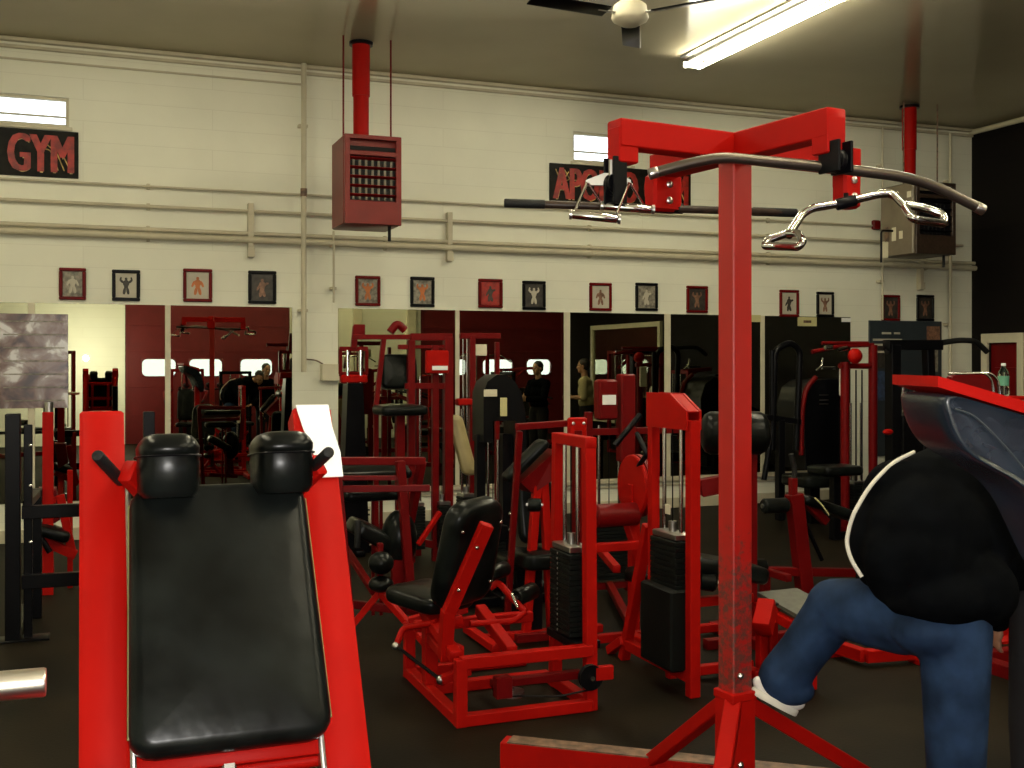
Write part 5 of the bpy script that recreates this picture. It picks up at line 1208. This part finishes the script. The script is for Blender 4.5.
# ---------------------------------------------------------------- machines beside and behind the photographer (they show in the mirrors)
def gen_machine(kind, label, loc, rz, m=RED2, name='exercise_machine', h=1.5, group='machines seen only in the mirrors'):
    T = thing(name, label, 'exercise machine', (0, 0, 0), 0, None)
    frame_part(T, [((-.3, .5, 0), (-.3, .5, h), .06), ((.3, .5, 0), (.3, .5, h), .06), ((-.33, .5, h), (.33, .5, h), .06), ((-.33, .5, .04), (.33, .5, .04), .06), ((0, .5, .04), (0, -.7, .04), .07), ((-.35, -.7, .04), (.35, -.7, .04), .07)], 'frame', m)
    if kind in 'ab': frame_part(T, [((0, .5, h), (0, -.25, h + .05), .06), ((0, .5, h - .3), (0, .1, h), .05)], 'boom', m)
    weight_stack(T, 0, .5, .08, 15, .32, .14, .026, h - .03, rods='x', holes=False)
    g = G(); g.pad((0, -.15, .48), (.34, .38, .08), None, corner=.06); g.add('seat', VIN, T)
    g = G(); g.beam((0, -.15, .05), (0, -.15, .44), .07); g.add('seat_post', m, T)
    if kind in 'bc':
        g = G(); g.pad((0, .10, .86), (.32, .62, .09), Matrix((Vector((1, 0, 0)), Vector((0, .2, 1)).normalized(), Vector((0, -1, .2)).normalized())).transposed(), corner=.07); g.add('backrest', VIN, T)
        g = G(); g.beam((0, .1, .44), (0, .26, 1.05), .05); g.add('backrest_support', m, T)
    if kind == 'a':
        g = G(); g.tube([(-.55, -.25, h - .18), (-.35, -.25, h - .06), (.35, -.25, h - .06), (.55, -.25, h - .18)], .014); g.add('pulldown_bar', CHR, T)
        g = G(); g.cyl((0, -.25, h - .06), (0, -.25, h + .03), .006, n=6); g.add('cable', BLKM, T)
        roller(T, (-.22, -.33, .62), (.22, -.33, .62), .055)
    else:
        for s in (-1, 1):
            g = G(); g.tube([(s * .3, .45, h * .75), (s * .42, .1, h * .72), (s * .36, -.3, h * .62)], .022); g.add('press_arm', m, T)
            g = G(); g.cyl((s * .36, -.3, h * .62), (s * .36 - s * .02, -.42, h * .60), .02, bev=.004); g.add('hand_grip', RUB, T)
    T.location = loc; T.rotation_euler = (0, 0, rz); return T
gA = gen_machine('a', 'red pulldown machine out of the picture, in the mirror near the dark shirted man', (6.6, 4.3, 0), .6, h=1.9, name='pulldown_machine')
gB = gen_machine('b', 'dark red press machine beside the photographer, in the mirror left of the thick pipe', (4.2, .6, 0), 2.6, h=1.55, name='press_machine')
gC = gen_machine('c', 'black press machine out of the picture, in the mirror by the tan shirted man', (8.0, 2.9, 0), 1.2, BLKM, h=1.5, name='press_machine')
for src, loc, rz, lb in ((gA, (5.3, -.4, 0), 3.2, 'red pulldown machine by the garage door, mirrored above the arched machine'), (gB, (9.9, 6.4, 0), 1.4, 'dark red press machine by the side wall, in the mirror next to the tower post'),
                         (gC, (9.7, 7.7, 0), 1.5, 'black press machine by the side wall, in the mirror right of the tower post'), (gA, (9.9, 4.2, 0), 1.4, 'red pulldown machine by the side wall, in the mirror near the cream framed mirror'),
                         (gC, (3.0, .15, 0), 3.0, 'black press machine behind the photographer, in the mirror below the garage door windows'), (gC, (6.5, 1.2, 0), 2.0, 'black press machine beside the photographer, in the mirror left of the man in black'),
                         (gB, (1.9, .1, 0), 3.3, 'dark red press machine behind the photographer, in the mirror above the left shoulder pad'), (gB, (5.6, 2.5, 0), 1.9, 'dark red press machine right of the photographer, in the mirror by the red frames'),
                         (gB, (8.9, 1.0, 0), 2.4, 'dark red press machine by the far garage door, in the mirror'), (gA, (-.75, .9, 0), 4.2, 'red pulldown machine left of the photographer, in the mirror by the collage poster'),
                         (gA, (9.6, 9.0, 0), 1.4, 'red pulldown machine by the side wall near the red door')):
    if loc[0] > 9.5 and loc[1] > 8.9: continue
    dup(src, loc, rz, lb)
# black dumbbell rack with bottles by the first garage door (mirror)
T = thing('dumbbell_rack', 'black two tier dumbbell rack behind the photographer, seen in the mirror', 'rack', (2.6, -1.1, 0))
frame_part(T, [((1.9, -1.2, 0), (1.9, -1.2, 1.2), .05), ((3.3, -1.2, 0), (3.3, -1.2, 1.2), .05), ((1.85, -1.1, 1.15), (3.35, -1.1, 1.15), .25, .03), ((1.85, -1.0, .6), (3.35, -1.0, .6), .25, .03), ((1.9, -1.3, .02), (1.9, -.8, .02), .05), ((3.3, -1.3, .02), (3.3, -.8, .02), .05)], 'frame', BLKM)
def dumbbell():
    T = thing('dumbbell', 'black dumbbell on the two tier rack behind the photographer', 'dumbbell', (0, 0, 0), 0, 'dumbbells on the rack')
    g = G(); g.cyl((-.07, 0, .06), (.07, 0, .06), .016); g.add('grip', CHR, T)
    for s in (-1, 1): g = G(); g.cyl((s * .065, 0, .06), (s * .15, 0, .06), .06, n=12, bev=.008); g.add('weight_head', BLKM, T)
    return T
d0 = dumbbell(); lb0 = d0['label']
n_ = 0
for z in (1.166, .616):
    for k in range(6):
        o = d0 if n_ == 0 else copy_tree(d0); n_ += 1
        o.location = (2.02 + k * .23, -1.1 if z > 1 else -1.0, z); o.rotation_euler = (0, 0, math.pi / 2)

# padded roller on a red post, directly behind the tower post
T = thing('roller_bench_machine', 'red post with a large black padded roller, right behind the tower post', 'exercise machine', (P(745, 430, 6.7).x, P(745, 430, 6.7).y, 0))
pr_ = P(738, 432, 6.7); ra, rb = P(702, 433, 6.7), P(768, 433, 6.7)
g = G(); L_ = (rb - ra).length; g.lathe(ra, rb - ra, [(0, .02), (0, .08), (.02, .115), (.05, .13), (L_ - .05, .13), (L_ - .02, .115), (L_, .08), (L_, .02)], 28); g.add('padded_roller', VIN, T)
q5 = P(748, 470, 6.75); frame_part(T, [((q5.x, q5.y, 0), (q5.x, q5.y, 1.28), .09, .07), ((q5.x, q5.y - .4, .03), (q5.x, q5.y + .4, .03), .07, .06), ((q5.x - .3, q5.y, .03), (q5.x + .3, q5.y, .03), .06)], 'post', RED2)
g = G(); g.beam(P(700, 488, 6.6), P(722, 484, 6.6), .10, .10); g.beam(P(722, 484, 6.6), (q5.x, q5.y, P(722, 484, 6.6).z), .05); g.add('side_bracket', RED2, T)
